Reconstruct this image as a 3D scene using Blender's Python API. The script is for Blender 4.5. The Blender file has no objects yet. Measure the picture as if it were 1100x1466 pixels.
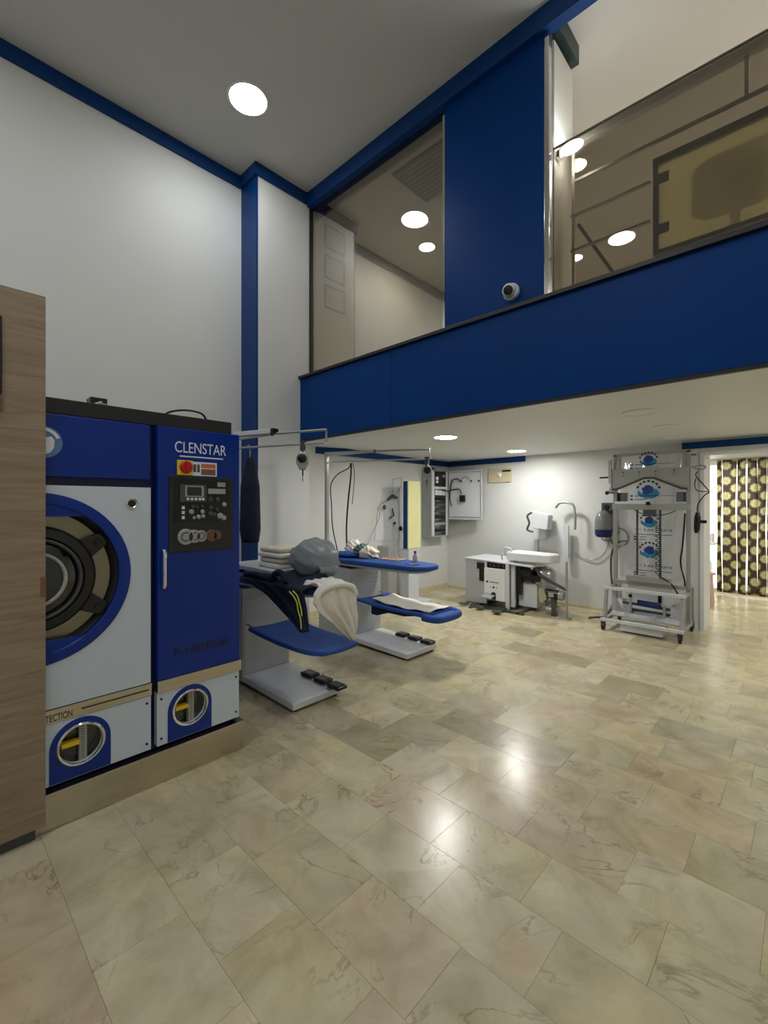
import bpy, math, random
from mathutils import Vector, Matrix

random.seed(7)
S = bpy.context.scene
COL = S.collection
R = math.radians

# ------------------------------------------------------------------ camera
cam_d = bpy.data.cameras.new('camera')
cam = bpy.data.objects.new('camera', cam_d)
COL.objects.link(cam)
cam.location = (0, 0, 1.45)
cam.rotation_euler = (R(90), 0, R(43.6))
cam_d.sensor_fit = 'AUTO'
cam_d.sensor_width = 36
cam_d.lens = 36 * 640 / 1466
cam_d.shift_y = -11 / 1466
cam_d.clip_start = 0.05
cam_d.clip_end = 60
S.camera = cam

# ------------------------------------------------------------------ world, exposure
w = bpy.data.worlds.new('world')
S.world = w
w.use_nodes = True
w.node_tree.nodes['Background'].inputs[0].default_value = (0.8, 0.85, 1.0, 1)
w.node_tree.nodes['Background'].inputs[1].default_value = 0.3
S.view_settings.view_transform = 'Standard'
S.view_settings.look = 'None'
S.view_settings.gamma = 1.0
S.view_settings.use_curve_mapping = False
S.view_settings.exposure = 0.0

HALL_LAMP = 64.0      # emission of the hall downlights
LOW_LAMP = 165.0       # emission of the downlights under the mezzanine
WARM_LAMP = 240.0      # warm lamps on the mezzanine

# ------------------------------------------------------------------ materials
def lin(c):
    return tuple(((v / 255) / 12.92 if v / 255 <= 0.04045 else ((v / 255 + 0.055) / 1.055) ** 2.4) for v in c)

def mat(name, rgb, rough=0.5, metal=0.0, var=0.06, scale=6.0, bump=0.0, coat=0.0, bscale=60.0, stretch=None, spec=0.5):
    m = bpy.data.materials.new(name)
    m.use_nodes = True
    nt = m.node_tree
    b = nt.nodes['Principled BSDF']
    c = lin(rgb)
    tc = nt.nodes.new('ShaderNodeTexCoord')
    mp = nt.nodes.new('ShaderNodeMapping')
    if stretch: mp.inputs['Scale'].default_value = stretch
    nt.links.new(tc.outputs['Object'], mp.inputs[0])
    nz = nt.nodes.new('ShaderNodeTexNoise')
    nz.inputs['Scale'].default_value = scale
    nz.inputs['Detail'].default_value = 4
    nt.links.new(mp.outputs[0], nz.inputs[0])
    rp = nt.nodes.new('ShaderNodeValToRGB')
    rp.color_ramp.elements[0].position = 0.3
    rp.color_ramp.elements[1].position = 0.7
    rp.color_ramp.elements[0].color = (*[v * (1 - var) for v in c], 1)
    rp.color_ramp.elements[1].color = (*[min(1, v * (1 + var)) for v in c], 1)
    nt.links.new(nz.outputs[0], rp.inputs[0])
    nt.links.new(rp.outputs[0], b.inputs['Base Color'])
    b.inputs['Roughness'].default_value = rough
    b.inputs['Metallic'].default_value = metal
    b.inputs['Coat Weight'].default_value = coat
    b.inputs['Specular IOR Level'].default_value = spec
    if bump:
        n2 = nt.nodes.new('ShaderNodeTexNoise')
        n2.inputs['Scale'].default_value = bscale
        nt.links.new(mp.outputs[0], n2.inputs[0])
        bp = nt.nodes.new('ShaderNodeBump')
        bp.inputs['Strength'].default_value = bump
        bp.inputs['Distance'].default_value = 0.01
        nt.links.new(n2.outputs[0], bp.inputs['Height'])
        nt.links.new(bp.outputs[0], b.inputs['Normal'])
    return m

def emis(name, rgb, strength):
    m = bpy.data.materials.new(name)
    m.use_nodes = True
    nt = m.node_tree
    b = nt.nodes['Principled BSDF']
    b.inputs['Base Color'].default_value = (0.8, 0.8, 0.8, 1)
    b.inputs['Emission Color'].default_value = (*lin(rgb), 1)
    b.inputs['Emission Strength'].default_value = strength
    return m

def glass(name, tint, mirror, rough=0.0, haze=0.0, hazecol=(200, 200, 200), gcol=(1, 1, 1)):
    """thin pane: transparent tint + mirror share + diffuse haze"""
    m = bpy.data.materials.new(name)
    m.use_nodes = True
    nt = m.node_tree
    nt.nodes.clear()
    out = nt.nodes.new('ShaderNodeOutputMaterial')
    tr = nt.nodes.new('ShaderNodeBsdfTransparent')
    tr.inputs[0].default_value = (*tint, 1)
    gl = nt.nodes.new('ShaderNodeBsdfGlossy')
    gl.inputs[0].default_value = (*gcol, 1)
    gl.inputs['Roughness'].default_value = rough
    mx = nt.nodes.new('ShaderNodeMixShader')
    mx.inputs[0].default_value = mirror
    nt.links.new(tr.outputs[0], mx.inputs[1])
    nt.links.new(gl.outputs[0], mx.inputs[2])
    last = mx
    if haze:
        df = nt.nodes.new('ShaderNodeBsdfDiffuse')
        df.inputs[0].default_value = (*lin(hazecol), 1)
        tl = nt.nodes.new('ShaderNodeBsdfTranslucent')
        tl.inputs[0].default_value = (*lin(hazecol), 1)
        m1 = nt.nodes.new('ShaderNodeMixShader')
        m1.inputs[0].default_value = 0.5
        nt.links.new(df.outputs[0], m1.inputs[1])
        nt.links.new(tl.outputs[0], m1.inputs[2])
        m2 = nt.nodes.new('ShaderNodeMixShader')
        m2.inputs[0].default_value = haze
        nt.links.new(mx.outputs[0], m2.inputs[1])
        nt.links.new(m1.outputs[0], m2.inputs[2])
        last = m2
    nt.links.new(last.outputs[0], out.inputs[0])
    return m

def marble(name, island=False):
    m = bpy.data.materials.new(name)
    m.use_nodes = True
    nt = m.node_tree
    N, L = nt.nodes.new, nt.links.new
    b = nt.nodes['Principled BSDF']
    geo = N('ShaderNodeNewGeometry')
    if island:
        rnd = geo.outputs['Random Per Island']
    else:
        oi = N('ShaderNodeObjectInfo')
        rnd = oi.outputs['Random']
    # offset position by the random value, so every slab has its own veins
    ml = N('ShaderNodeMath'); ml.operation = 'MULTIPLY'; ml.inputs[1].default_value = 37.0
    L(rnd, ml.inputs[0])
    ad = N('ShaderNodeVectorMath'); ad.operation = 'ADD'
    L(geo.outputs['Position'], ad.inputs[0]); L(ml.outputs[0], ad.inputs[1])
    # slab tone
    rp = N('ShaderNodeValToRGB')
    cr = rp.color_ramp
    tones = [(0.0, (196, 188, 162)), (0.2, (204, 197, 172)), (0.4, (190, 183, 156)), (0.55, (201, 193, 167)),
             (0.7, (195, 181, 158)), (0.84, (206, 200, 178)), (0.97, (168, 160, 138))]
    cr.elements[0].position = 0; cr.elements[0].color = (*lin(tones[0][1]), 1)
    cr.elements[1].position = 0.97; cr.elements[1].color = (*lin(tones[-1][1]), 1)
    for p, c in tones[1:-1]:
        e = cr.elements.new(p); e.color = (*lin(c), 1)
    L(rnd, rp.inputs[0])
    # clouds
    n1 = N('ShaderNodeTexNoise'); n1.inputs['Scale'].default_value = 4.5; n1.inputs['Detail'].default_value = 7
    n1.inputs['Roughness'].default_value = 0.62; n1.inputs['Distortion'].default_value = 0.7
    L(ad.outputs[0], n1.inputs[0])
    r1 = N('ShaderNodeValToRGB')
    r1.color_ramp.elements[0].position = 0.32; r1.color_ramp.elements[0].color = (0.76, 0.74, 0.68, 1)
    r1.color_ramp.elements[1].position = 0.68; r1.color_ramp.elements[1].color = (1.10, 1.10, 1.08, 1)
    L(n1.outputs[0], r1.inputs[0])
    mx = N('ShaderNodeMix'); mx.data_type = 'RGBA'; mx.blend_type = 'MULTIPLY'; mx.inputs[0].default_value = 1
    L(rp.outputs[0], mx.inputs[6]); L(r1.outputs[0], mx.inputs[7])
    # reddish and yellow blotches
    n4 = N('ShaderNodeTexNoise'); n4.inputs['Scale'].default_value = 1.7; n4.inputs['Detail'].default_value = 3
    L(ad.outputs[0], n4.inputs[0])
    r4 = N('ShaderNodeValToRGB')
    r4.color_ramp.elements[0].position = 0.36; r4.color_ramp.elements[0].color = (1.03, 0.97, 0.80, 1)
    r4.color_ramp.elements[1].position = 0.62; r4.color_ramp.elements[1].color = (1, 1, 1, 1)
    e = r4.color_ramp.elements.new(0.74); e.color = (1.06, 0.86, 0.76, 1)
    L(n4.outputs[0], r4.inputs[0])
    m4 = N('ShaderNodeMix'); m4.data_type = 'RGBA'; m4.blend_type = 'MULTIPLY'; m4.inputs[0].default_value = 0.8
    L(mx.outputs[2], m4.inputs[6]); L(r4.outputs[0], m4.inputs[7])
    # veins: thin band of a warped noise
    n2 = N('ShaderNodeTexNoise'); n2.inputs['Scale'].default_value = 1.9; n2.inputs['Detail'].default_value = 9
    n2.inputs['Roughness'].default_value = 0.58; n2.inputs['Distortion'].default_value = 1.1
    L(ad.outputs[0], n2.inputs[0])
    sb = N('ShaderNodeMath'); sb.operation = 'SUBTRACT'; sb.inputs[1].default_value = 0.5
    L(n2.outputs[0], sb.inputs[0])
    ab = N('ShaderNodeMath'); ab.operation = 'ABSOLUTE'
    L(sb.outputs[0], ab.inputs[0])
    r2 = N('ShaderNodeValToRGB')
    r2.color_ramp.elements[0].position = 0.0; r2.color_ramp.elements[0].color = (1, 1, 1, 1)
    r2.color_ramp.elements[1].position = 0.011; r2.color_ramp.elements[1].color = (0, 0, 0, 1)
    L(ab.outputs[0], r2.inputs[0])
    n3 = N('ShaderNodeTexNoise'); n3.inputs['Scale'].default_value = 3.0
    L(ad.outputs[0], n3.inputs[0])
    r3 = N('ShaderNodeValToRGB')
    r3.color_ramp.elements[0].position = 0.45; r3.color_ramp.elements[1].position = 0.62
    L(n3.outputs[0], r3.inputs[0])
    vm = N('ShaderNodeMath'); vm.operation = 'MULTIPLY'
    L(r2.outputs[0], vm.inputs[0]); L(r3.outputs[0], vm.inputs[1])
    v2 = N('ShaderNodeMath'); v2.operation = 'MULTIPLY'; v2.inputs[1].default_value = 0.6
    L(vm.outputs[0], v2.inputs[0])
    mv = N('ShaderNodeMix'); mv.data_type = 'RGBA'
    L(v2.outputs[0], mv.inputs[0]); L(m4.outputs[2], mv.inputs[6])
    mv.inputs[7].default_value = (*lin((112, 96, 66)), 1)
    L(mv.outputs[2], b.inputs['Base Color'])
    b.inputs['Roughness'].default_value = 0.2
    rr = N('ShaderNodeMapRange'); rr.inputs[3].default_value = 0.16; rr.inputs[4].default_value = 0.32
    L(n1.outputs[0], rr.inputs[0]); L(rr.outputs[0], b.inputs['Roughness'])
    return m

def wood(name, a, bcol):
    m = bpy.data.materials.new(name)
    m.use_nodes = True
    nt = m.node_tree
    N, L = nt.nodes.new, nt.links.new
    b = nt.nodes['Principled BSDF']
    tc = N('ShaderNodeTexCoord'); mp = N('ShaderNodeMapping')
    mp.inputs['Scale'].default_value = (2, 1.3, 16)
    L(tc.outputs['Object'], mp.inputs[0])
    n = N('ShaderNodeTexNoise'); n.inputs['Scale'].default_value = 1.6; n.inputs['Detail'].default_value = 8
    n.inputs['Roughness'].default_value = 0.65; n.inputs['Distortion'].default_value = 1.2
    L(mp.outputs[0], n.inputs[0])
    r = N('ShaderNodeValToRGB')
    r.color_ramp.elements[0].position = 0.3; r.color_ramp.elements[0].color = (*lin(bcol), 1)
    r.color_ramp.elements[1].position = 0.68; r.color_ramp.elements[1].color = (*lin(a), 1)
    L(n.outputs[0], r.inputs[0]); L(r.outputs[0], b.inputs['Base Color'])
    b.inputs['Roughness'].default_value = 0.5
    bp = N('ShaderNodeBump'); bp.inputs['Strength'].default_value = 0.12
    L(n.outputs[0], bp.inputs['Height']); L(bp.outputs[0], b.inputs['Normal'])
    return m

def rosettes(name):
    """brown cloth printed with staggered pale green rosettes"""
    m = bpy.data.materials.new(name)
    m.use_nodes = True
    nt = m.node_tree
    N, L = nt.nodes.new, nt.links.new
    b = nt.nodes['Principled BSDF']
    tc = N('ShaderNodeTexCoord')
    mp = N('ShaderNodeMapping')
    mp.inputs['Rotation'].default_value = (0, R(45), 0)
    mp.inputs['Scale'].default_value = (5.8, 0.0001, 5.8)
    L(tc.outputs['Object'], mp.inputs[0])
    fr = N('ShaderNodeVectorMath'); fr.operation = 'FRACTION'
    L(mp.outputs[0], fr.inputs[0])
    sb = N('ShaderNodeVectorMath'); sb.operation = 'SUBTRACT'; sb.inputs[1].default_value = (0.5, 0, 0.5)
    L(fr.outputs[0], sb.inputs[0])
    sp = N('ShaderNodeSeparateXYZ'); L(sb.outputs[0], sp.inputs[0])
    cb = N('ShaderNodeCombineXYZ'); L(sp.outputs[0], cb.inputs[0]); L(sp.outputs[2], cb.inputs[1])
    ln = N('ShaderNodeVectorMath'); ln.operation = 'LENGTH'; L(cb.outputs[0], ln.inputs[0]); LN = ln.outputs['Value']
    at = N('ShaderNodeMath'); at.operation = 'ARCTAN2'; L(sp.outputs[0], at.inputs[0]); L(sp.outputs[2], at.inputs[1])
    a8 = N('ShaderNodeMath'); a8.operation = 'MULTIPLY'; a8.inputs[1].default_value = 8; L(at.outputs[0], a8.inputs[0])
    sn = N('ShaderNodeMath'); sn.operation = 'SINE'; L(a8.outputs[0], sn.inputs[0])
    s2 = N('ShaderNodeMath'); s2.operation = 'MULTIPLY'; s2.inputs[1].default_value = 0.02; L(sn.outputs[0], s2.inputs[0])
    ds = N('ShaderNodeMath'); ds.operation = 'ADD'; L(LN, ds.inputs[0]); L(s2.outputs[0], ds.inputs[1])
    r = N('ShaderNodeValToRGB'); cr = r.color_ramp
    cr.elements[0].position = 0.0; cr.elements[0].color = (*lin((205, 200, 140)), 1)
    cr.elements[1].position = 0.5; cr.elements[1].color = (*lin((52, 38, 26)), 1)
    for p, c in ((0.10, (150, 145, 95)), (0.22, (196, 190, 138)), (0.34, (150, 142, 96)), (0.42, (70, 55, 36))):
        e = cr.elements.new(p); e.color = (*lin(c), 1)
    L(ds.outputs[0], r.inputs[0]); L(r.outputs[0], b.inputs['Base Color'])
    b.inputs['Roughness'].default_value = 0.6
    return m

M = dict(
    wall=mat('white_wall_paint', (214, 216, 213), 0.55, var=0.02, scale=1.2, bump=0.03, bscale=120),
    wall_cream=mat('cream_wall_paint', (218, 213, 200), 0.7, var=0.02, scale=1.5),
    ceiling=mat('ceiling_paint', (205, 204, 200), 0.7, var=0.02, scale=1.0),
    blue=mat('navy_wall_panel', (0, 54, 118), 0.4, var=0.05, scale=1.0, spec=0.12),
    trimblue=mat('blue_trim_paint', (0, 54, 114), 0.45, var=0.04, spec=0.25),
    shaded_trim=mat('blue_trim_in_shade', (16, 40, 40), 0.4, var=0.1),  # blue trim, its shade mixed into a dark greenish colour
    black=mat('black_paint', (22, 22, 23), 0.4, var=0.1),
    blackplastic=mat('black_plastic', (14, 14, 15), 0.3, var=0.1),
    mblue=mat('machine_blue_enamel', (0, 44, 136), 0.25, var=0.03, scale=2, coat=0.25, spec=0.25),
    mblue2=mat('machine_deep_blue', (0, 24, 84), 0.35, var=0.03),
    mwhite=mat('machine_grey_white_enamel', (198, 210, 224), 0.3, var=0.02, scale=2, coat=0.3),
    steel=mat('brushed_steel', (200, 192, 176), 0.24, 1.0, var=0.08, scale=3, stretch=(1, 1, 25)),
    chrome=mat('chrome', (225, 225, 225), 0.1, 1.0, var=0.02),
    olive=mat('dull_steel_dish', (150, 143, 120), 0.3, 0.9, var=0.15, scale=3),
    rubber=mat('black_rubber', (16, 16, 17), 0.5, var=0.15),
    darkglass=mat('dark_drum_glass', (8, 8, 9), 0.06, var=0.05, coat=1.0),
    white=mat('white_plastic', (225, 226, 228), 0.35, var=0.02),
    offwhite=mat('off_white_print', (222, 226, 235), 0.5, var=0.01),
    yellow=mat('yellow_plastic', (232, 196, 40), 0.4, var=0.04),
    red=mat('red_plastic', (190, 22, 22), 0.35, var=0.04),
    brown=mat('brown_label', (120, 82, 62), 0.5, var=0.1),
    orange=mat('orange_label', (186, 102, 70), 0.5, var=0.05),
    dgrey=mat('dark_grey_plastic', (70, 72, 74), 0.4, var=0.08),
    grey=mat('grey_enamel', (176, 179, 183), 0.35, var=0.03, scale=2, coat=0.15),
    lgrey=mat('light_grey_enamel', (206, 209, 214), 0.35, var=0.03, scale=2),
    alu=mat('grey_painted_steel', (165, 167, 164), 0.35, 0.35, var=0.05),
    bluecloth=mat('blue_ironing_cover', (24, 72, 150), 0.75, var=0.1, scale=9, bump=0.15, bscale=200),
    navycloth=mat('navy_cloth', (12, 22, 48), 0.85, var=0.2, scale=12, bump=0.2, bscale=90),
    whitecloth=mat('white_cotton', (232, 228, 218), 0.85, var=0.04, scale=10, bump=0.25, bscale=70),
    creamcloth=mat('cream_towel', (222, 210, 188), 0.9, var=0.06, scale=14, bump=0.3, bscale=120),
    lime=mat('lime_piping', (205, 214, 80), 0.6, var=0.04),
    paleyellow=mat('pale_yellow_enamel', (232, 230, 168), 0.45, var=0.05, scale=4),
    beige=mat('beige_tile', (205, 192, 160), 0.3, var=0.08, scale=8),
    paper=mat('white_paper', (206, 204, 196), 0.8, var=0.03),
    wood=wood('oak_laminate', (158, 140, 118), (126, 108, 90)),
    grout=mat('grout', (150, 142, 118), 0.7, var=0.1),
    marble=marble('marble_slab'),
    marble_far=marble('marble_slab_far', True),
    curtain=rosettes('rosette_print_cloth'),
    logo=mat('blue_print', (24, 62, 140), 0.4, var=0.2, scale=20),
    logo2=mat('teal_print', (50, 130, 170), 0.4, var=0.3, scale=20),
    ink=mat('dark_ink', (44, 48, 84), 0.5, var=0.1),
    lblue=mat('pale_blue_print', (88, 122, 168), 0.5, var=0.12, scale=30),
    screen=mat('grey_display', (40, 46, 58), 0.15, var=0.05),
    paleglow=mat('pale_yellow_board', (214, 208, 160), 0.5, var=0.06, scale=2),
    bottle=glass('clear_plastic', (0.85, 0.88, 0.88), 0.12, 0.05, 0.35, (230, 230, 228)),
    pinkcloth=mat('pinkish_beige_plastic', (205, 176, 158), 0.6, var=0.06),
    greycloth=glass('grey_plastic_wrap', (0.6, 0.62, 0.64), 0.2, 0.28, 0.85, (180, 186, 188)),
    film=glass('clear_garment_film', (0.93, 0.94, 0.95), 0.10, 0.08, 0.22, (225, 226, 232)),
    pane=glass('reflective_window_glass', (0.56, 0.55, 0.52), 0.29, 0.0, gcol=(0.92, 0.9, 0.86)),
    pane2=glass('tinted_balustrade_glass', (0.56, 0.52, 0.46), 0.12, 0.0),
    frost=glass('pale_frosted_panel', (1.0, 1.0, 0.82), 0.03, 0.15, 0.28, (254, 252, 225)),
    strip=glass('clear_pvc_strip', (0.92, 0.92, 0.9), 0.12, 0.1, 0.08),
    hall_em=emis('hall_led', (250, 252, 255), HALL_LAMP),
    low_em=emis('low_led', (255, 253, 248), LOW_LAMP),
    warm_em=emis('warm_led', (255, 240, 214), WARM_LAMP),
)

# ------------------------------------------------------------------ mesh helpers
class MB:
    def __init__(s): s.v, s.f = [], []
    def add(s, vs, fs):
        o = len(s.v)
        s.v += [Vector(p) for p in vs]
        s.f += [[i + o for i in f] for f in fs]
        return s
    def box(s, x0, x1, y0, y1, z0, z1):
        return s.add([(x0, y0, z0), (x1, y0, z0), (x1, y1, z0), (x0, y1, z0), (x0, y0, z1), (x1, y0, z1), (x1, y1, z1), (x0, y1, z1)],
                     [(0, 3, 2, 1), (4, 5, 6, 7), (0, 1, 5, 4), (1, 2, 6, 5), (2, 3, 7, 6), (3, 0, 4, 7)])
    def hexa(s, low, high):
        """eight corners: four low, four high, same winding seen from above (ccw)"""
        return s.add(list(low) + list(high), [(0, 3, 2, 1), (4, 5, 6, 7), (0, 1, 5, 4), (1, 2, 6, 5), (2, 3, 7, 6), (3, 0, 4, 7)])
    def prism(s, pts, axis, d0, d1):
        """polygon of (a,b); axis x: (y,z), y: (x,z), z: (x,y)"""
        def P(a, b, d):
            return {'x': (d, a, b), 'y': (a, d, b), 'z': (a, b, d)}[axis]
        n = len(pts)
        vs = [P(a, b, d0) for a, b in pts] + [P(a, b, d1) for a, b in pts]
        fs = [list(range(n))[::-1], list(range(n, 2 * n))] + [(i, (i + 1) % n, (i + 1) % n + n, i + n) for i in range(n)]
        return s.add(vs, fs)
    def tube(s, pts, r, n=8, caps=True, closed=False):
        pts = [Vector(p) for p in pts]
        rs = r if isinstance(r, (list, tuple)) else [r] * len(pts)
        vs, fs = [], []
        up = None
        for i, p in enumerate(pts):
            a = pts[max(0, i - 1)]; b = pts[min(len(pts) - 1, i + 1)]
            if closed: a = pts[i - 1]; b = pts[(i + 1) % len(pts)]
            t = (b - a).normalized()
            if up is None:
                up = Vector((0, 0, 1)) if abs(t.z) < 0.9 else Vector((1, 0, 0))
            e1 = (up - t * up.dot(t)).normalized()
            up = e1
            e2 = t.cross(e1)
            for k in range(n):
                an = 2 * math.pi * k / n
                vs.append(p + (e1 * math.cos(an) + e2 * math.sin(an)) * rs[i])
        m = len(pts)
        for i in range(m if closed else m - 1):
            j = (i + 1) % m
            for k in range(n):
                l = (k + 1) % n
                fs.append((i * n + k, i * n + l, j * n + l, j * n + k))
        if caps and not closed:
            fs.append(list(range(n))[::-1]); fs.append([(m - 1) * n + k for k in range(n)])
        return s.add(vs, fs)
    def cyl(s, p0, p1, r, n=20, r2=None):
        return s.tube([p0, p1], [r, r if r2 is None else r2], n)
    def lathe(s, c, axis, prof, n=40):
        """profile of (radius, distance along axis) about the centre c"""
        c = Vector(c); ax = Vector(axis).normalized()
        u = Vector((0, 0, 1)) if abs(ax.z) < 0.9 else Vector((1, 0, 0))
        e1 = (u - ax * u.dot(ax)).normalized(); e2 = ax.cross(e1)
        vs, fs = [], []
        for r, d in prof:
            for k in range(n):
                an = 2 * math.pi * k / n
                vs.append(c + ax * d + (e1 * math.cos(an) + e2 * math.sin(an)) * max(r, 1e-5))
        for i in range(len(prof) - 1):
            for k in range(n):
                l = (k + 1) % n
                fs.append((i * n + k, i * n + l, (i + 1) * n + l, (i + 1) * n + k))
        return s.add(vs, fs)
    def sphere(s, c, r, sc=(1, 1, 1), nu=20, nv=12, f=None):
        vs, fs = [], []
        for j in range(nv + 1):
            th = math.pi * j / nv
            for i in range(nu):
                ph = 2 * math.pi * i / nu
                d = Vector((math.sin(th) * math.cos(ph), math.sin(th) * math.sin(ph), math.cos(th)))
                k = f(d) if f else 1
                vs.append(Vector(c) + Vector((d.x * sc[0], d.y * sc[1], d.z * sc[2])) * r * k)
        for j in range(nv):
            for i in range(nu):
                l = (i + 1) % nu
                fs.append((j * nu + i, (j + 1) * nu + i, (j + 1) * nu + l, j * nu + l))
        return s.add(vs, fs)
    def grid(s, rows):
        o = len(rows[0])
        vs = [p for r in rows for p in r]
        fs = [(j * o + i, j * o + i + 1, (j + 1) * o + i + 1, (j + 1) * o + i) for j in range(len(rows) - 1) for i in range(o - 1)]
        return s.add(vs, fs)

def origin(o):
    v = Vector((0, 0, 0))
    while o is not None:
        v += o.location
        o = o.parent
    return v

def obj(name, mb, m, parent=None, bevel=0, smooth=False, solid=0, label=None, sub=0, loc=None):
    me = bpy.data.meshes.new(name)
    base = origin(parent) if parent else Vector(loc or (0, 0, 0))
    me.from_pydata([v - base for v in mb.v], [], mb.f)
    me.materials.append(M[m] if isinstance(m, str) else m)
    me.validate(); me.update()
    import bmesh
    bm = bmesh.new(); bm.from_mesh(me)
    bmesh.ops.remove_doubles(bm, verts=bm.verts, dist=1e-6)
    bmesh.ops.recalc_face_normals(bm, faces=bm.faces)
    bm.to_mesh(me); bm.free()
    if smooth:
        for p in me.polygons: p.use_smooth = True
        if smooth == 'auto':
            me.set_sharp_from_angle(angle=R(38))
    o = bpy.data.objects.new(name, me)
    COL.objects.link(o)
    if parent: o.parent = parent
    elif loc: o.location = loc
    if solid:
        md = o.modifiers.new('solid', 'SOLIDIFY'); md.thickness = solid; md.offset = 0
    if bevel:
        md = o.modifiers.new('bevel', 'BEVEL'); md.width = bevel; md.segments = 2; md.limit_method = 'ANGLE'
    if sub:
        md = o.modifiers.new('sub', 'SUBSURF'); md.levels = sub; md.render_levels = sub
    if label: o['label'] = label
    return o

def tag(o, label, cat, group=None, kind=None):
    o['label'] = label; o['category'] = cat
    if group: o['group'] = group
    if kind: o['kind'] = kind
    return o

def thing(name, loc, label, cat, group=None):
    o = bpy.data.objects.new(name, None)
    o.empty_display_size = 0.1
    COL.objects.link(o)
    o.location = loc
    return tag(o, label, cat, group)

def struct(name, mb, m, bevel=0, smooth=False):
    o = obj(name, mb, m, bevel=bevel, smooth=smooth)
    o['kind'] = 'structure'
    return o

def lettering(name, s, width, height, pos, right, up, m, parent, depth=0.0015, label=None, bold=0.0):
    """flat raised letters; width and cap height in metres; pos = lower left corner"""
    cu = bpy.data.curves.new(name, 'FONT')
    cu.body = s; cu.size = 1.0; cu.offset = bold
    t = bpy.data.objects.new(name, cu)
    me = bpy.data.meshes.new_from_object(t)
    bpy.data.objects.remove(t)
    xs = [v.co.x for v in me.vertices]; ys = [v.co.y for v in me.vertices]
    x0, x1, y0, y1 = min(xs), max(xs), min(ys), max(ys)
    right = Vector(right).normalized(); up = Vector(up).normalized(); nrm = right.cross(up)
    base = origin(parent)
    for v in me.vertices:
        a = (v.co.x - x0) / (x1 - x0) * width; b = (v.co.y - y0) / (y1 - y0) * height
        v.co = Vector(pos) + right * a + up * b - base
    me.materials.clear(); me.materials.append(M[m])
    o = bpy.data.objects.new(name, me)
    COL.objects.link(o); o.parent = parent
    md = o.modifiers.new('solid', 'SOLIDIFY'); md.thickness = depth; md.offset = 1
    if label: o['label'] = label
    return o

def arc(cx, cy, r, a0, a1, n):
    return [(cx + r * math.cos(R(a0 + (a1 - a0) * i / n)), cy + r * math.sin(R(a0 + (a1 - a0) * i / n))) for i in range(n + 1)]

def smooth_path(pts, n=6):
    pts = [Vector(p) for p in pts]
    out = []
    for i in range(len(pts) - 1):
        p0 = pts[max(0, i - 1)]; p1 = pts[i]; p2 = pts[i + 1]; p3 = pts[min(len(pts) - 1, i + 2)]
        for k in range(n):
            t = k / n
            out.append(0.5 * ((2 * p1) + (p2 - p0) * t + (2 * p0 - 5 * p1 + 4 * p2 - p3) * t * t + (3 * p1 - p0 - 3 * p2 + p3) * t ** 3))
    out.append(pts[-1])
    return out

# ================================================================== STRUCTURE
H = 5.17            # hall ceiling
SO = 2.19           # soffit under the mezzanine
LEDGE = 2.96
XL, XR = -4.7, 1.8
YB, YF = -3.0, 3.15
YW = 3.3            # plane of the mezzanine glazing
YBK = 6.45          # back wall under the mezzanine
YEND = 9.3
XLB = -4.6

fl = struct('floor', MB().box(XL - .2, XR + .2, YB - .2, YEND + .2, -0.2, -0.004), 'grout')
struct('ceiling', MB().box(XL - .2, XR + .2, YB - .2, YEND + .2, H, H + .15), 'ceiling')
struct('wall_left', MB().box(XL - .2, XL, YB - .2, YEND + .2, -0.01, H), 'wall')
struct('wall_right', MB().box(XR, XR + .2, YB - .2, YEND + .2, -0.01, H), 'wall')
struct('wall_behind_viewer', MB().box(XL, XR, YB - .2, YB, -0.01, H), 'wall')
struct('wall_rear', MB().box(XL, XR, YEND, YEND + .2, -0.01, H), 'wall_cream')
# pillar with blue edge facing the hall
pl = struct('wall_pillar', MB().box(XL, -4.37, 2.59, 3.28, -0.01, H), 'wall')
obj('blue_strip', MB().box(XL, -4.369, 2.572, 2.59, 0.0, H - .001), 'trimblue', pl)
struct('wall_pillar_upper', MB().box(XL, -4.37, 3.36, 4.0, LEDGE - .06, H), 'wall_cream')
struct('wall_lower_left', MB().box(XL, XLB, 3.3, YBK, -0.01, SO), 'wall')
# mezzanine slab
struct('ceiling_lower', MB().box(XL, XR, YF + .03, YEND, SO, SO + .12), 'wall')
struct('floor_mezzanine', MB().box(XL, XR, YW + .06, YEND, LEDGE - .16, LEDGE - .06), 'lgrey')
fa = struct('wall_mezzanine_front', MB().box(-4.49, XR, YF + .02, YF + .12, SO + .001, LEDGE - .03), 'black')
obj('panel', MB().box(-4.5, -2.912, YF, YF + .02, SO + .02, LEDGE - .03), 'blue', fa, bevel=.002)
obj('panel', MB().box(-2.908, XR, YF, YF + .02, SO + .02, LEDGE - .03), 'blue', fa, bevel=.002)
obj('end_panel', MB().box(-4.51, -4.5, YF, YW, SO + .005, LEDGE - .03), 'blue', fa)
struct('trim_1', MB().box(-4.5, XR, YF - .005, YF + .02, SO - .005, SO + .018), 'black')
struct('trim_2', MB().box(-4.52, XR, YF - .03, YW + .05, LEDGE - .03, LEDGE), 'black', bevel=.003)
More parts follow.
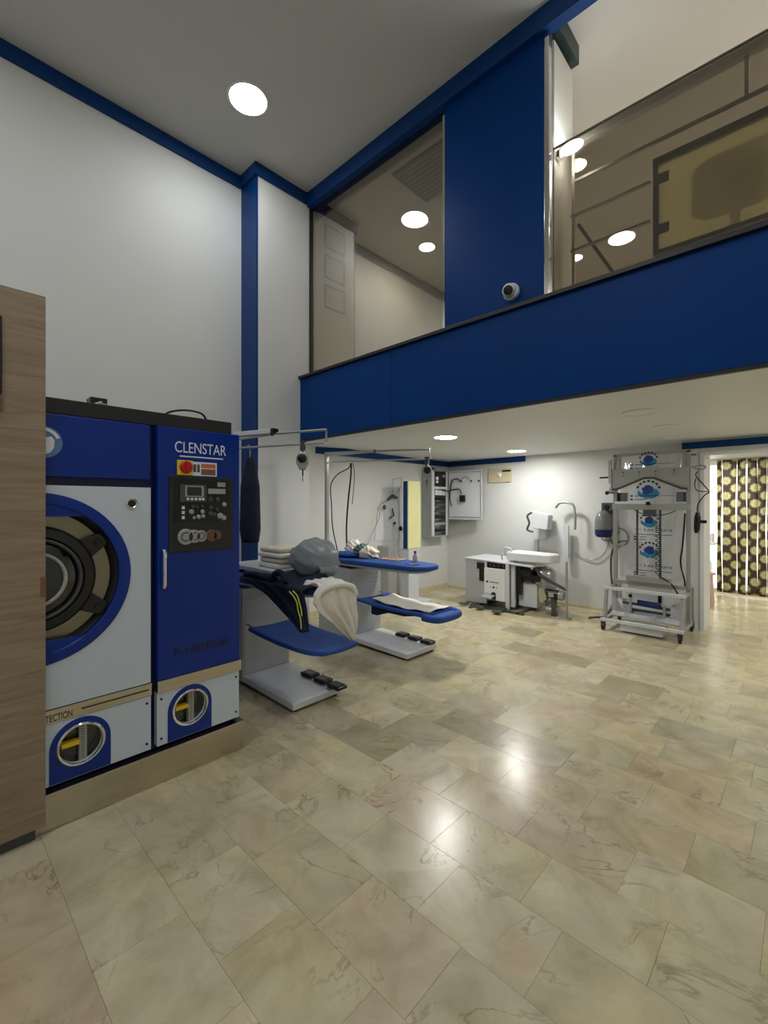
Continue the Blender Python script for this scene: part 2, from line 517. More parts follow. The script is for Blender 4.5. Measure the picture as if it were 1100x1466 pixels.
# back wall with doorway
bw = struct('wall_back', MB().box(XLB, -.9, YBK, YBK + .15, -0.01, SO), 'wall')
struct('wall_over_door', MB().box(-1.08, XR, 6.2, YBK + .15, 2.04, SO), 'wall')
struct('wall_beside_door', MB().box(-1.08, -.9, 6.2, YBK, -0.01, 2.04), 'wall')
struct('door_1', MB().box(-.905, -.868, 6.185, YBK + .16, 0, 2.04).box(-.868, XR, 6.185, YBK + .16, 2.005, 2.04), 'white')
struct('trim_3', MB().box(-1.08, XR, 6.175, 6.2, 2.09, 2.165), 'trimblue')
struct('trim_4', MB().box(XLB + .02, -3.15, YBK - .025, YBK, SO - .085, SO - .001), 'trimblue')
struct('trim_5', MB().prism([(-4.6, 3.55), (-4.45, 3.95), (-4.575, 4.9), (-4.575, YBK), (-4.6, YBK)], 'z', SO - .085, SO - .001), 'trimblue')
struct('baseboard_left', MB().box(XLB, XLB + .015, 3.3, YBK, 0, .08), 'beige')
struct('baseboard_back', MB().box(XLB + .015, -1.08, YBK - .015, YBK, 0, .04), 'beige')
# ceiling trims of the hall
struct('trim_6', MB().box(XL, XL + .03, YB, 2.56, H - .13, H), 'trimblue')
struct('trim_7', MB().box(XL + .03, -4.345, 2.542, 2.572, H - .13, H), 'trimblue')
struct('trim_8', MB().box(-4.37, -4.345, 2.572, YW - .04, H - .13, H), 'trimblue')
struct('trim_9', MB().box(-4.345, XR, YW - .07, YW + .02, H - .17, H), 'trimblue')
struct('trim_10', MB().box(-1.45, -1.355, YW + .02, 3.72, H - .15, H), 'shaded_trim')
# blue panel between the two glazings and the stub wall behind it
ub = struct('wall_upper_panel', MB().box(-2.365, -1.45, YW - .02, YW + .06, LEDGE, H - .17), 'blue')
obj('base_strip', MB().box(-2.42, -1.40, YW - .06, YW + .06, LEDGE, LEDGE + .035), 'black', ub)
struct('wall_stub', MB().box(-1.45, -1.40, YW + .04, 3.7, LEDGE, H - .2), 'wall')
struct('trim_11', MB().box(-1.45, -1.41, YW - .03, YW + .04, LEDGE + .035, H - .17), 'chrome', bevel=.006)
# window on the left
wi = struct('window_1', MB().box(-4.365, -2.37, YW, YW + .012, LEDGE, H - .17), 'pane')
obj('window_frame', MB().box(-4.37, -4.345, YW - .02, YW + .04, LEDGE, H - .17), 'black', wi)
obj('window_frame', MB().box(-2.395, -2.37, YW - .02, YW + .04, LEDGE, H - .17), 'chrome', wi)
obj('head_rail', MB().box(-4.345, -2.395, YW + .014, YW + .05, H - .30, H - .17), 'brown', wi)
# glass balustrade on the right
w2 = struct('window_2', MB().box(-1.395, XR, YW, YW + .012, LEDGE + .05, 4.11), 'pane2')
obj('base_channel', MB().box(-1.40, XR, YW - .04, YW + .04, LEDGE, LEDGE + .06), 'black', w2)
obj('edge_seal', MB().box(-1.395, XR, YW - .002, YW + .014, 4.11, 4.118), 'olive', w2)

# ------------------------------------------------------------------ marble floor slabs
TX, TY, G = 0.41, 0.285, 0.0007
f43 = R(43.6)
def proj(x, y, z=0):
    lat = x * math.cos(f43) + y * math.sin(f43)
    d = -x * math.sin(f43) + y * math.cos(f43)
    if d < 0.3: return None
    return 550 + 640 * lat / d, 722 - 640 * (z - 1.45) / d
tiles = []
k = -14
y = 0.95 + TY * k
while y < YEND:
    off = (0.205 if k % 2 else 0) + random.uniform(-.06, .06)
    x = -1.6 + off - TX * 8
    while x < XR:
        x0, x1 = max(x, XL), min(x + TX, XR)
        y0, y1 = max(y, YB), min(y + TY, YEND)
        if x1 - x0 > .01 and y1 - y0 > .01:
            tiles.append((x0 + G / 2, x1 - G / 2, y0 + G / 2, y1 - G / 2))
        x += TX
    y += TY; k += 1
def area(t):
    ps = [proj(a, b) for a, b in ((t[0], t[2]), (t[1], t[2]), (t[1], t[3]), (t[0], t[3]))]
    if any(p is None for p in ps): return 0
    if max(p[0] for p in ps) < 0 or min(p[0] for p in ps) > 1100 or min(p[1] for p in ps) > 1466: return 0
    a = 0
    for i in range(4):
        p, q = ps[i], ps[(i + 1) % 4]
        a += p[0] * q[1] - q[0] * p[1]
    cx = sum(p[0] for p in ps) / 4
    # hidden under the machine or the cabinet
    if t[1] < -2.5 and t[3] < 1.3: return 0
    return abs(a) / 2
tiles.sort(key=area, reverse=True)
cache = {}
def tile_mesh(wd, dp):
    key = (round(wd, 3), round(dp, 3))
    if key not in cache:
        b = MB().box(-wd / 2, wd / 2, -dp / 2, dp / 2, -.012, -.0006)
        b.v[4:] = [Vector((v.x, v.y, -.0006)) for v in b.v[4:]]
        c = .0006
        top = [Vector((sx * (wd / 2 - c), sy * (dp / 2 - c), 0)) for sx, sy in ((-1, -1), (1, -1), (1, 1), (-1, 1))]
        o = len(b.v)
        b.v += top
        b.f.pop(1)
        b.f += [[o, o + 1, o + 2, o + 3]] + [[4 + i, 4 + (i + 1) % 4, o + (i + 1) % 4, o + i] for i in range(4)]
        me = bpy.data.meshes.new('tile')
        me.from_pydata(b.v, [], b.f); me.materials.append(M['marble'])
        cache[key] = me
    return cache[key]
for i, t in enumerate(tiles[:300]):
    o = bpy.data.objects.new('tile', tile_mesh(t[1] - t[0], t[3] - t[2]))
    o.location = ((t[0] + t[1]) / 2, (t[2] + t[3]) / 2, 0)
    o.rotation_euler = (random.uniform(-.0012, .0012), random.uniform(-.0012, .0012), 0)
    COL.objects.link(o); o.parent = fl
far = MB()
for t in tiles[300:]:
    far.box(t[0], t[1], t[2], t[3], -.012, 0)
o = obj('far_tiles', far, 'marble_far', fl); o['kind'] = 'stuff'

# ================================================================== LAMPS
def downlight(x, y, z, r, em, label, lit=True, group='round ceiling downlights', frame='white'):
    t = thing('ceiling_light', (x, y, z), label, 'ceiling light', group)
    obj('frame', MB().lathe((x, y, z), (0, 0, -1), [(r + .02, 0), (r + .02, .008), (r, .012), (r, 0.002)], 36), frame, t, smooth='auto')
    obj('diffuser', MB().lathe((x, y, z), (0, 0, -1), [(r, .003), (r, .008), (0, .009)], 36), em if lit else 'white', t)
    return t
downlight(-3.73, 2.11, H, .165, 'hall_em', 'large lit round downlight in the high hall ceiling, left of the blue upper panel')
for x, y in ((-1.9, -.2), (.7, 1.3), (-3.73, -.9), (-1.5, -1.3), (.7, -1.3)):
    downlight(x, y, H, .165, 'hall_em', 'lit hall ceiling downlight out of view, ' + {(-1.9, -.2): 'left of the viewer, mirrored in the balustrade glass', (.7, 1.3): 'to the right of the viewer', (-3.73, -.9): 'above the wooden cabinet', (-1.5, -1.3): 'behind the viewer on the left', (.7, -1.3): 'behind the viewer on the right'}[(x, y)])
downlight(-2.88, 4.0, SO, .12, 'low_em', 'lit round downlight under the mezzanine, the nearer one above the second ironing station')
downlight(-2.92, 5.71, SO, .12, 'low_em', 'lit round downlight under the mezzanine, the farther one near the back wall')
downlight(-.99, 4.01, SO, .11, 'low_em', 'unlit round downlight under the mezzanine, nearest to the fascia', False)
downlight(-.99, 4.9, SO, .08, 'low_em', 'unlit small downlight under the mezzanine, middle of the unlit row', False)
downlight(-1.07, 5.75, SO, .08, 'low_em', 'unlit small downlight under the mezzanine, above the bagging machine', False)
downlight(-1.25, 8.3, SO, .12, 'low_em', 'lit round downlight in the room beyond the doorway, left of its curtain')
downlight(.2, 7.9, SO, .12, 'low_em', 'lit round downlight in the room beyond the doorway, in front of its curtain')
downlight(.6, 5.2, SO, .12, 'low_em', 'lit round downlight under the mezzanine, right of the view')
downlight(-4.0, 5.1, H, .11, 'warm_em', 'warm lit downlight seen through the reflective upper window')
downlight(-1.85, 5.0, H, .10, 'warm_em', 'warm lit downlight of the mezzanine just right of the stub wall, upper one')
downlight(-2.55, 6.87, H, .09, 'warm_em', 'warm lit downlight of the mezzanine at the foot of the railing post')
downlight(.6, 5.6, H, .12, 'warm_em', 'unseen warm downlight added to brighten the mezzanine, right of the view')  # this and the next two: unseen lamps added to lift the mezzanine ceiling
downlight(1.3, 4.2, H, .12, 'warm_em', 'unseen warm downlight added to brighten the mezzanine, far right beside the right wall')
downlight(1.0, 7.6, H, .12, 'warm_em', 'unseen warm downlight added at the rear right to brighten the mezzanine')
t = thing('lamp_reflection', (-1.40, YW + .1, 4.1), 'short white glowing bar standing in for a lamp reflection at the corner of the glass balustrade', 'lamp reflection')  # glowing bar added in place of a lamp's reflection in the glass
obj('bracket', MB().box(-1.40, -1.365, YW + .06, YW + .12, 4.08, 4.13), 'chrome', t)
obj('tube', MB().sphere((-1.29, YW + .09, 4.12), .045, (1.9, 1, .8), 20, 12), 'hall_em', t, smooth=True)

# ================================================================== LARGE MACHINE (front faces +X at FX)
FX = -2.44
t = thing('dry_cleaning_machine', (-2.44, .85, 0), 'large blue and pale grey dry cleaning machine with a round drum door', 'dry cleaning machine')
dc = t
PY0 = -.35
obj('body', MB().box(-4.0, FX - .05, PY0, 1.30, .17, 1.857), 'mblue2', t)
obj('side_panel', MB().box(-4.0, FX - .03, 1.30, 1.318, .17, 1.857), 'mblue', t)
obj('plinth', MB().box(-4.0, FX, PY0, 1.355, 0, .165), 'steel', t, bevel=.004, label='brushed steel plinth')
obj('top_box', MB().box(-3.9, FX - .02, PY0, 1.285, 1.858, 1.93), 'black', t, bevel=.004)
# left module
obj('fascia_panel', MB().box(FX - .05, FX, PY0, .832, 1.575, 1.855), 'mblue', t, bevel=.006)
# front panel with a round opening
cy, cz, RR = .355, 1.12, .335
pts = []
def ring_panel(y0, y1, z0, z1, cy, cz, r, x0, x1, n=64):
    """flat panel with a round hole"""
    mb = MB()
    outer, inner = [], []
    for k in range(n):
        a = 2 * math.pi * k / n
        dy, dz = math.cos(a), math.sin(a)
        inner.append((cy + r * dy, cz + r * dz))
        ty = ((y1 - cy) / dy if dy > 1e-9 else (y0 - cy) / dy if dy < -1e-9 else 1e9)
        tz = ((z1 - cz) / dz if dz > 1e-9 else (z0 - cz) / dz if dz < -1e-9 else 1e9)
        s_ = min(ty, tz)
        outer.append((cy + s_ * dy, cz + s_ * dz))
    # push nearest ring points to the true corners
    for c in ((y0, z0), (y0, z1), (y1, z0), (y1, z1)):
        j = min(range(n), key=lambda i: (outer[i][0] - c[0]) ** 2 + (outer[i][1] - c[1]) ** 2)
        outer[j] = c
    vs = [(x1, a, b) for a, b in outer] + [(x1, a, b) for a, b in inner] + [(x0, a, b) for a, b in outer] + [(x0, a, b) for a, b in inner]
    fs = []
    for k in range(n):
        l = (k + 1) % n
        fs += [(k, l, n + l, n + k), (2 * n + k, 3 * n + k, 3 * n + l, 2 * n + l), (k, 2 * n + k, 2 * n + l, l), (n + k, n + l, 3 * n + l, 3 * n + k)]
    return mb.add(vs, fs)
obj('front_panel', ring_panel(PY0, .832, .54, 1.535, cy, cz, RR, FX - .05, FX), 'mwhite', t)
dr = obj('drum_door', MB().lathe((FX, cy, cz), (1, 0, 0), [(.383, 0), (.383, .006), (.37, .009), (.338, .009), (.333, .004), (.333, -.045)], 72), 'mblue', t, smooth='auto')
obj('dish', MB().lathe((FX - .045, cy, cz), (1, 0, 0), [(.333, .0), (.325, -.0), (.27, -.004), (0.2, -.004), (0.01, -.004)], 64), 'olive', dr, smooth='auto')
obj('door_ring', MB().lathe((FX - .045, cy, cz), (1, 0, 0), [(.235, 0), (.237, .035), (.225, .05), (.19, .055), (.185, .045), (.18, .02)], 64), 'rubber', dr, smooth='auto')
obj('inner_ring', MB().lathe((FX - .045, cy, cz), (1, 0, 0), [(.182, .03), (.182, .052), (.176, .056), (.170, .052), (.168, .03)], 64), 'dgrey', dr, smooth='auto')
obj('door_glass', MB().lathe((FX - .045, cy, cz), (1, 0, 0), [(.17, .03), (.15, .038), (.1, .045), (0, .048)], 56), 'darkglass', dr, smooth=True)
obj('glass_ring', MB().lathe((FX - .045, cy, cz), (1, 0, 0), [(.122, .04), (.122, .056), (.114, .058), (.108, .054), (.106, .04)], 56), 'alu', dr, smooth='auto')
for a in (32, -32, 148, -148):
    c_, s_ = math.cos(R(a)), math.sin(R(a))
    px, pz = cy + c_ * .272, cz + s_ * .272
    e = (-s_, c_)
    pts = [(px + c_ * u + e[0] * v, pz + s_ * u + e[1] * v) for u, v in ((-.04, -.045), (.035, -.032), (.045, -.02), (.045, .02), (.035, .032), (-.04, .045))]
    lg = obj('lug', MB().prism(pts, 'x', FX - .045, FX + .0), 'rubber', dr, bevel=.004)
    obj('bolt', MB().cyl((FX, px + c_ * .015, pz + s_ * .015), (FX + .01, px + c_ * .015, pz + s_ * .015), .013, 10), 'blackplastic', lg)
for sg in (1, -1):
    a0 = math.degrees(math.asin(.275 / .334))
    seg = arc(cy, cz, .334, a0, 180 - a0, 20) if sg > 0 else arc(cy, cz, .334, -a0, -180 + a0, 20)
    obj('door_cap', MB().prism(seg, 'x', FX - .012, FX + .003), 'mblue', dr)
obj('gap_ring', MB().lathe((FX - .045, cy, cz), (1, 0, 0), [(.332, .001), (.332, .03), (.318, .018), (.305, .001)], 64), 'rubber', dr, smooth='auto')
lk = obj('lock', MB().lathe((FX, .743, 1.454), (1, 0, 0), [(.026, 0), (.026, .007), (.020, .011), (.017, .008), (0.001, .008)], 28), 'chrome', t, smooth='auto', label='round black lock with chrome rim')
obj('lock_face', MB().lathe((FX, .743, 1.454), (1, 0, 0), [(.017, .0085), (0.001, .0095)], 24), 'blackplastic', lk)
# round emblem, half hidden
em = obj('emblem', MB().lathe((FX, .39, 1.725), (1, 0, 0), [(.07, .0), (.07, .002), (0.001, .002)], 40), 'lblue', t)
obj('emblem_figure', MB().prism([(.345, 1.70), (.36, 1.675), (.39, 1.668), (.415, 1.68), (.428, 1.705), (.43, 1.735), (.418, 1.752), (.40, 1.745), (.385, 1.757), (.36, 1.748), (.345, 1.73)], 'x', FX + .002, FX + .0035), 'offwhite', em)
obj('emblem_band', MB().prism(arc(.39, 1.725, .063, 20, 160, 16) + arc(.39, 1.725, .05, 160, 20, 16), 'x', FX + .002, FX + .003), 'offwhite', em)
# steel strips + lower panels
obj('steel_strip', MB().box(FX - .05, FX + .008, PY0, .835, .476, .537), 'steel', t, bevel=.002)
obj('strip_line', MB().box(FX + .008, FX + .0095, .53, .82, .505, .511), 'black', t)
lettering('lettering', 'PROTECTION', .145, .03, (FX + .0082, .350, .486), (0, 1, 0), (0, 0, 1), 'black', t, label='narrow black letters on steel strip')
obj('steel_strip', MB().box(FX - .05, FX + .012, .862, 1.33, .474, .536), 'steel', t, bevel=.002)
def lower_panel(y0, y1, cy, cz, aw):
    p = obj('lower_panel', ring_panel(y0, y1, .2, .474, cy, cz, .085, FX - .04, FX + .004, 48), 'mwhite', t, bevel=.001)
    # blue arch round the porthole
    out = arc(cy, cz, aw, 0, 180, 24)
    out = [(cy + aw, .203)] + out + [(cy - aw, .203)]
    # arch with hole, as ring + legs
    n = 48
    mb = MB()
    o_, i_ = [], []
    for k in range(n):
        a = 2 * math.pi * k / n
        dy, dz = math.cos(a), math.sin(a)
        i_.append((cy + .086 * dy, cz + .086 * dz))
        if dz >= 0: s_ = aw
        else:
            s_ = min(aw / abs(dy) if abs(dy) > 1e-6 else 9, (cz - .203) / -dz)
        o_.append((cy + s_ * dy, cz + s_ * dz))
    for c in ((cy - aw, .203), (cy + aw, .203)):
        j = min(range(n), key=lambda q: (o_[q][0] - c[0]) ** 2 + (o_[q][1] - c[1]) ** 2)
        o_[j] = c
    x0, x1 = FX + .004, FX + .007
    vs = [(x1, a, b) for a, b in o_] + [(x1, a, b) for a, b in i_] + [(x0, a, b) for a, b in o_] + [(x0, a, b) for a, b in i_]
    fs = []
    for k in range(n):
        l = (k + 1) % n
        fs += [(k, l, n + l, n + k), (2 * n + k, 3 * n + k, 3 * n + l, 2 * n + l), (k, 2 * n + k, 2 * n + l, l), (n + k, n + l, 3 * n + l, 3 * n + k)]
    obj('arch', mb.add(vs, fs), 'mblue', p, label='blue arch round the porthole')
    obj('porthole_ring', MB().lathe((FX + .007, cy, cz), (1, 0, 0), [(.097, 0), (.097, .006), (.092, .01), (.086, .008), (.084, -.05)], 48), 'chrome', p, smooth='auto')
    obj('porthole_glass', MB().lathe((FX - .045, cy, cz), (1, 0, 0), [(.09, 0), (.0, .0)], 40), 'darkglass', p)
    obj('gauge_strip', MB().box(FX - .04, FX - .01, cy - .004, cy + .026, cz - .083, cz + .083), 'alu', p)
    obj('gauge_ticks', (lambda b: [b.box(FX - .0095, FX - .0085, cy + .002, cy + .016, z, z + .003) for z in [cz - .075 + .012 * q for q in range(13)]] and b)(MB()), 'dgrey', p)
    obj('pointer', MB().box(FX - .04, FX - .006, cy - .072, cy - .004, cz - .006, cz + .014), 'yellow', p, label='yellow pointer behind porthole')
    for sy in (y0 + .02, y1 - .02):
        for sz in (.235, .44):
            if sy > .38: obj('screw', MB().cyl((FX + .004, sy, sz), (FX + .008, sy, sz), .006, 10), 'blackplastic', p)
lower_panel(PY0, .832, .53, .348, .12)
lower_panel(.862, 1.318, 1.032, .352, .118)
# right cabinet door
dd = obj('cabinet_door', MB().box(FX - .05, FX + .012, .862, 1.318, .537, 1.857), 'mblue', t, bevel=.006)
DX = FX + .012
lettering('lettering', 'CLENSTAR', .285, .058, (DX, .948, 1.727), (0, 1, 0), (0, 0, 1), 'offwhite', dd, label='white capital letters on blue door')
obj('underline', MB().box(DX, DX + .0012, .972, 1.215, 1.704, 1.711), 'offwhite', dd)
lettering('lettering', 'P-160FDQII', .29, .046, (DX, .948, .64), (0, 1, 0), (0, 0, 1), 'black', dd, label='black model letters on blue door', depth=.003)
sw = obj('switch_plate', MB().box(DX, DX + .008, .957, 1.04, 1.606, 1.686), 'yellow', dd, bevel=.003, label='yellow square plate')
obj('rotary_knob', MB().lathe((DX + .008, 1.002, 1.648), (1, 0, 0), [(.033, 0), (.033, .012), (.028, .018), (0.001, .018)], 28), 'red', sw, smooth='auto')
obj('knob_grip', MB().box(DX + .026, DX + .036, .995, 1.009, 1.62, 1.676), 'red', sw, bevel=.003)
lb = obj('rating_label', MB().box(DX, DX + .001, 1.04, 1.178, 1.606, 1.682), 'offwhite', dd)
obj('label_field', MB().box(DX + .001, DX + .0018, 1.088, 1.17, 1.612, 1.645), 'brown', lb)
obj('label_field', MB().box(DX + .001, DX + .0018, 1.088, 1.17, 1.65, 1.674), 'orange', lb)
obj('label_field', MB().box(DX + .001, DX + .0018, 1.045, 1.06, 1.625, 1.668).box(DX + .001, DX + .0018, 1.066, 1.08, 1.625, 1.668), 'dgrey', lb)
# control panel
def cy_(f): return .915 + f * .36
def cz_(f): return 1.60 - f * .405
cp = obj('control_panel', MB().box(DX, DX + .006, cy_(0), cy_(1), cz_(1), cz_(0)), 'dgrey', dd, bevel=.002, label='black control panel')
cp.data.materials[0] = mat('panel_black', (28, 29, 32), .35, var=.1)
K = DX + .006
obj('panel_field', MB().box(K, K + .002, cy_(.07), cy_(.93), cz_(.61), cz_(.03)), 'blackplastic', cp)
K2 = K + .002
obj('display', MB().box(K2, K2 + .008, cy_(.15), cy_(.55), cz_(.34), cz_(.11)), 'dgrey', cp, bevel=.002)
obj('display_bezel', MB().box(K2 + .008, K2 + .010, cy_(.22), cy_(.50), cz_(.27), cz_(.125)), 'alu', cp)
obj('display_screen', MB().box(K2 + .010, K2 + .0115, cy_(.25), cy_(.465), cz_(.255), cz_(.14)), 'screen', cp)
for f in (.26, .32, .38, .44, .49):
    obj('push_button', MB().cyl((K2 + .008, cy_(f), cz_(.30)), (K2 + .012, cy_(f), cz_(.30)), .0075, 12), 'white', cp)
for f in (.415, .478, .545):
    obj('indicator', MB().box(K2, K2 + .004, cy_(.18), cy_(.22), cz_(f + .02), cz_(f - .02)), 'white', cp)
obj('name_plate', MB().box(K2, K2 + .002, cy_(.73), cy_(.86), cz_(.125), cz_(.065)), 'alu', cp)
obj('name_plate', MB().box(K2, K2 + .002, cy_(.58), cy_(.86), cz_(.225), cz_(.155)), 'alu', cp)
for fy, fz, r in ((.34, .40, .01), (.40, .40, .008), (.32, .47, .014), (.36, .55, .01), (.43, .54, .012), (.48, .40, .009), (.49, .47, .012), (.50, .53, .011), (.62, .42, .012), (.62, .50, .014), (.72, .44, .01), (.84, .37, .013), (.68, .51, .012), (.77, .53, .017), (.83, .56, .015), (.73, .30, .012), (.62, .30, .012)):
    mt = 'alu' if (fy, fz) in ((.36, .55), (.43, .54), (.49, .47), (.77, .53), (.83, .56), (.32, .47), (.84, .37), (.50, .53)) else 'dgrey'
    obj('switch', MB().lathe((K2, cy_(fy), cz_(fz)), (1, 0, 0), [(r, 0), (r, .006), (r * .7, .01), (0.001, .01)], 16), mt, cp, smooth='auto')
for fy, r, mt in ((.235, .043, 'alu'), (.36, .036, 'alu'), (.47, .032, 'alu'), (.63, .033, 'brown'), (.72, .026, 'brown')):
    g = obj('pressure_gauge', MB().lathe((K, cy_(fy), cz_(.80)), (1, 0, 0), [(r, 0), (r, .01), (r * .86, .013), (r * .84, .009), (0.001, .009)], 32), mt, cp, smooth='auto')
    if r > .03: obj('gauge_face', MB().lathe((K + .0092, cy_(fy), cz_(.80)), (1, 0, 0), [(r * .6, 0), (r * .6, .001), (r * .45, .001), (r * .45, 0)], 24), 'dgrey', g)
# handle
obj('handle', MB().tube([(DX, .885, 1.215), (DX + .03, .885, 1.21), (DX + .034, .885, 1.20), (DX + .034, .885, 1.035), (DX + .03, .885, 1.025), (DX, .885, 1.02)], .009, 10), 'chrome', dd, smooth='auto', label='chrome bar handle')
# on the machine top
tt = thing('junction_box', (-2.62, .60, 1.93), 'small black junction box with grey fitting on top of the dry cleaning machine', 'junction box')
obj('case', MB().box(-2.66, -2.58, .60, .675, 1.93, 1.985), 'blackplastic', tt, bevel=.004)
obj('fitting', MB().cyl((-2.578, .655, 1.93), (-2.578, .655, 1.955), .018, 14).cyl((-2.578, .62, 1.945), (-2.578, .65, 1.96), .01, 10), 'alu', tt, smooth='auto')
tag(obj('cable', MB().tube(smooth_path([(-2.7, .97, 1.931), (-2.66, 1.0, 1.975), (-2.62, 1.08, 1.995), (-2.58, 1.16, 1.98), (-2.63, 1.22, 1.937)]), .006, 8), 'blackplastic', smooth=True),
    'black cable arching over the top of the dry cleaning machine', 'cable')

# ================================================================== WOOD CABINET
WX = -2.40
t = thing('wooden_cabinet', (-2.6, 0, 0), 'tall oak laminate cabinet side at the left edge, in front of the dry cleaning machine', 'cabinet')
obj('front_board', MB().box(-2.425, WX, -1.2, .392, .055, 2.35), 'wood', t, bevel=.002)
obj('kick_board', MB().box(-2.437, -2.4251, -1.2, .36, 0, .055), 'dgrey', t)
obj('latch', MB().box(WX - .005, WX + .002, .374, .393, 1.05, 1.135), 'brown', t, label='small brass latch')
t = thing('wall_panel_display', (WX, .1, 2.0), 'narrow black glass panel mounted on the wooden cabinet at the left edge', 'display')
obj('screen', MB().box(WX, WX + .012, -.3, .246, 1.90, 2.22), 'blackplastic', t, bevel=.002)
obj('lower_bar', MB().box(WX, WX + .014, -.3, .247, 1.835, 1.885), 'brown', t, bevel=.002)

# ================================================================== IRONING STATIONS
def rounded(pts, r, n=5):
    out = []
    m = len(pts)
    for i in range(m):
        p = Vector(pts[i]); a = (Vector(pts[i - 1]) - p); b = (Vector(pts[(i + 1) % m]) - p)
        rr = r[i] if isinstance(r, (list, tuple)) else r
        if rr <= 0: out.append(tuple(p)); continue
        a0 = p + a.normalized() * min(rr, a.length * .49); b0 = p + b.normalized() * min(rr, b.length * .49)
        for k in range(n + 1):
            t_ = k / n
            q = a0 * (1 - t_) ** 2 + p * 2 * t_ * (1 - t_) + b0 * t_ * t_
            out.append(tuple(q))
    return out

def station(name_label, fx, y0, y1, tip, bx):
    t = thing('ironing_station', (fx, (y0 + y1) / 2, 0), name_label, 'ironing table', 'steam ironing stations')
    obj('column', MB().box(fx - .53, fx, y0, y1, .03, .775), 'grey', t, bevel=.005)
    obj('column_door', MB().box(fx, fx + .004, y0 + .02, y1 - .02, .09, .70), 'grey', t, bevel=.001)
    v = MB()
    for i in range(3):
        for j in range(3):
            v.cyl((fx + .004, y1 - .17 + .05 * j + .01 * (i % 2), .70 - .045 * i), (fx + .0055, y1 - .17 + .05 * j + .01 * (i % 2), .70 - .045 * i), .005, 8)
    o = obj('vent_holes', v, 'blackplastic', t); o['kind'] = 'stuff'
    obj('base_plate', MB().hexa([(fx, y0, .035), (bx, y0, .02), (bx, y1, .02), (fx, y1, .035)], [(fx, y0, .085), (bx, y0, .07), (bx, y1, .07), (fx, y1, .085)]), 'lgrey', t, bevel=.008)
    obj('under_frame', MB().box(fx - .5, bx - .02, y0 + .03, y1 - .02, .012, .03), 'dgrey', t)
    for (a, b) in ((bx - .05, y0 + .05), (bx - .05, y1 - .04), (fx - .45, y0 + .05), (fx - .45, y1 - .05)):
        obj('foot', MB().cyl((a, b, 0), (a, b, .015), .028, 14), 'rubber', t)
    for i in range(3):
        px = fx + .37 + i * .165
        p = obj('pedal', MB().box(px - .065, px + .065, y1 - .10, y1 - .005, .08 - i * .003, .105 - i * .003), 'blackplastic', t, bevel=.006, label='black foot pedal')
        obj('pedal_pad', MB().box(px - .045, px + .045, y1 - .085, y1 - .02, .1055 - i * .003, .108 - i * .003), 'dgrey', p)
    # ironing board
    ym = (y0 + y1) / 2
    w0, w1 = .235, .17
    out = rounded([(fx - .38, ym - w0), (fx + .2, ym - w0), (tip, ym - w1), (tip, ym + w1), (fx + .2, ym + w0), (fx - .38, ym + w0)], [.05, .3, .16, .16, .3, .05], 7)
    brd = obj('board_cover', MB().prism(out, 'z', .825, .872), 'bluecloth', t, bevel=.014, smooth='auto', label='blue padded board cover')
    obj('board_tray', MB().prism([((a - fx) * .93 + fx - .01, (b - ym) * .86 + ym) for a, b in out], 'z', .80, .825), 'lgrey', t)
    obj('board_support', MB().hexa([(fx - .3, ym - .1, .772), (fx - .02, ym - .1, .772), (fx - .02, ym + .1, .772), (fx - .3, ym + .1, .772)], [(fx - .33, ym - .14, .80), (fx + .25, ym - .14, .80), (fx + .25, ym + .14, .80), (fx - .33, ym + .14, .80)]), 'dgrey', t)
    # lower shelf on two rods
    for yy in (y0 + .04, y1 - .02):
        obj('shelf_rod', MB().tube([(fx - .01, yy, .49), (fx + .12, yy, .475), (fx + .3, yy, .452)], .008, 8), 'alu', t, smooth=True)
    rows = []
    xs = [fx + .10 + (tip + .1 - fx - .10) * i / 12 for i in range(13)]
    for i, x in enumerate(xs):
        q = i / 12
        half = (y1 - y0) / 2 * (1 - .06 * q) - (.05 if i == 12 else .012 if i == 11 else 0)
        z = .478 - .02 * math.sin(q * math.pi) - .015 * q
        rows.append([(x, ym - .01 + half * (j / 8 * 2 - 1), z - .012 * (1 - (j / 4 - 1) ** 2)) for j in range(9)])
    sh = obj('lower_shelf', MB().grid(rows), 'bluecloth', t, solid=.03, smooth=True, bevel=.008, label='blue cloth covered lower shelf')
    return t

def gantry(t, p, e, zt, near=0):
    """post and swinging arm; p=(x,y) of the post, e=(x,y) of the arm's end"""
    obj('post', MB().box(p[0] - .018, p[0] + .018, p[1] - .018, p[1] + .018, .3, zt), 'alu', t, bevel=.003)
    a = Vector((p[0], p[1], 0)); b = Vector((e[0], e[1], 0)); d = (b - a).normalized(); n = Vector((-d.y, d.x, 0)) * .016
    m = a + (b - a) * .48
    def q(u, z, s): return tuple(u + n * s + Vector((0, 0, z)))
    a2 = a - d * .02
    obj('arm', MB().hexa([q(a2, zt - .045, -1), q(m, zt - .015, -1), q(m, zt - .015, 1), q(a2, zt - .045, 1)], [q(a2, zt, -1), q(m, zt + .005, -1), q(m, zt + .005, 1), q(a2, zt, 1)])
        .tube([m + Vector((0, 0, zt - .003)), b + Vector((0, 0, zt - .003)), b + Vector((0, 0, zt - .10))], .011, 8), 'alu', t, bevel=.002)
    obj('lower_rail', MB().tube([a + d * .06 + Vector((0, 0, zt - .105)), b - d * .01 + Vector((0, 0, zt - .105))], .009, 8), 'alu', t, smooth='auto')
    obj('joint', MB().cyl(tuple(m + Vector((0, 0, zt - .02))), tuple(m + Vector((0, 0, zt + .012))), .015, 12), 'blackplastic', t)

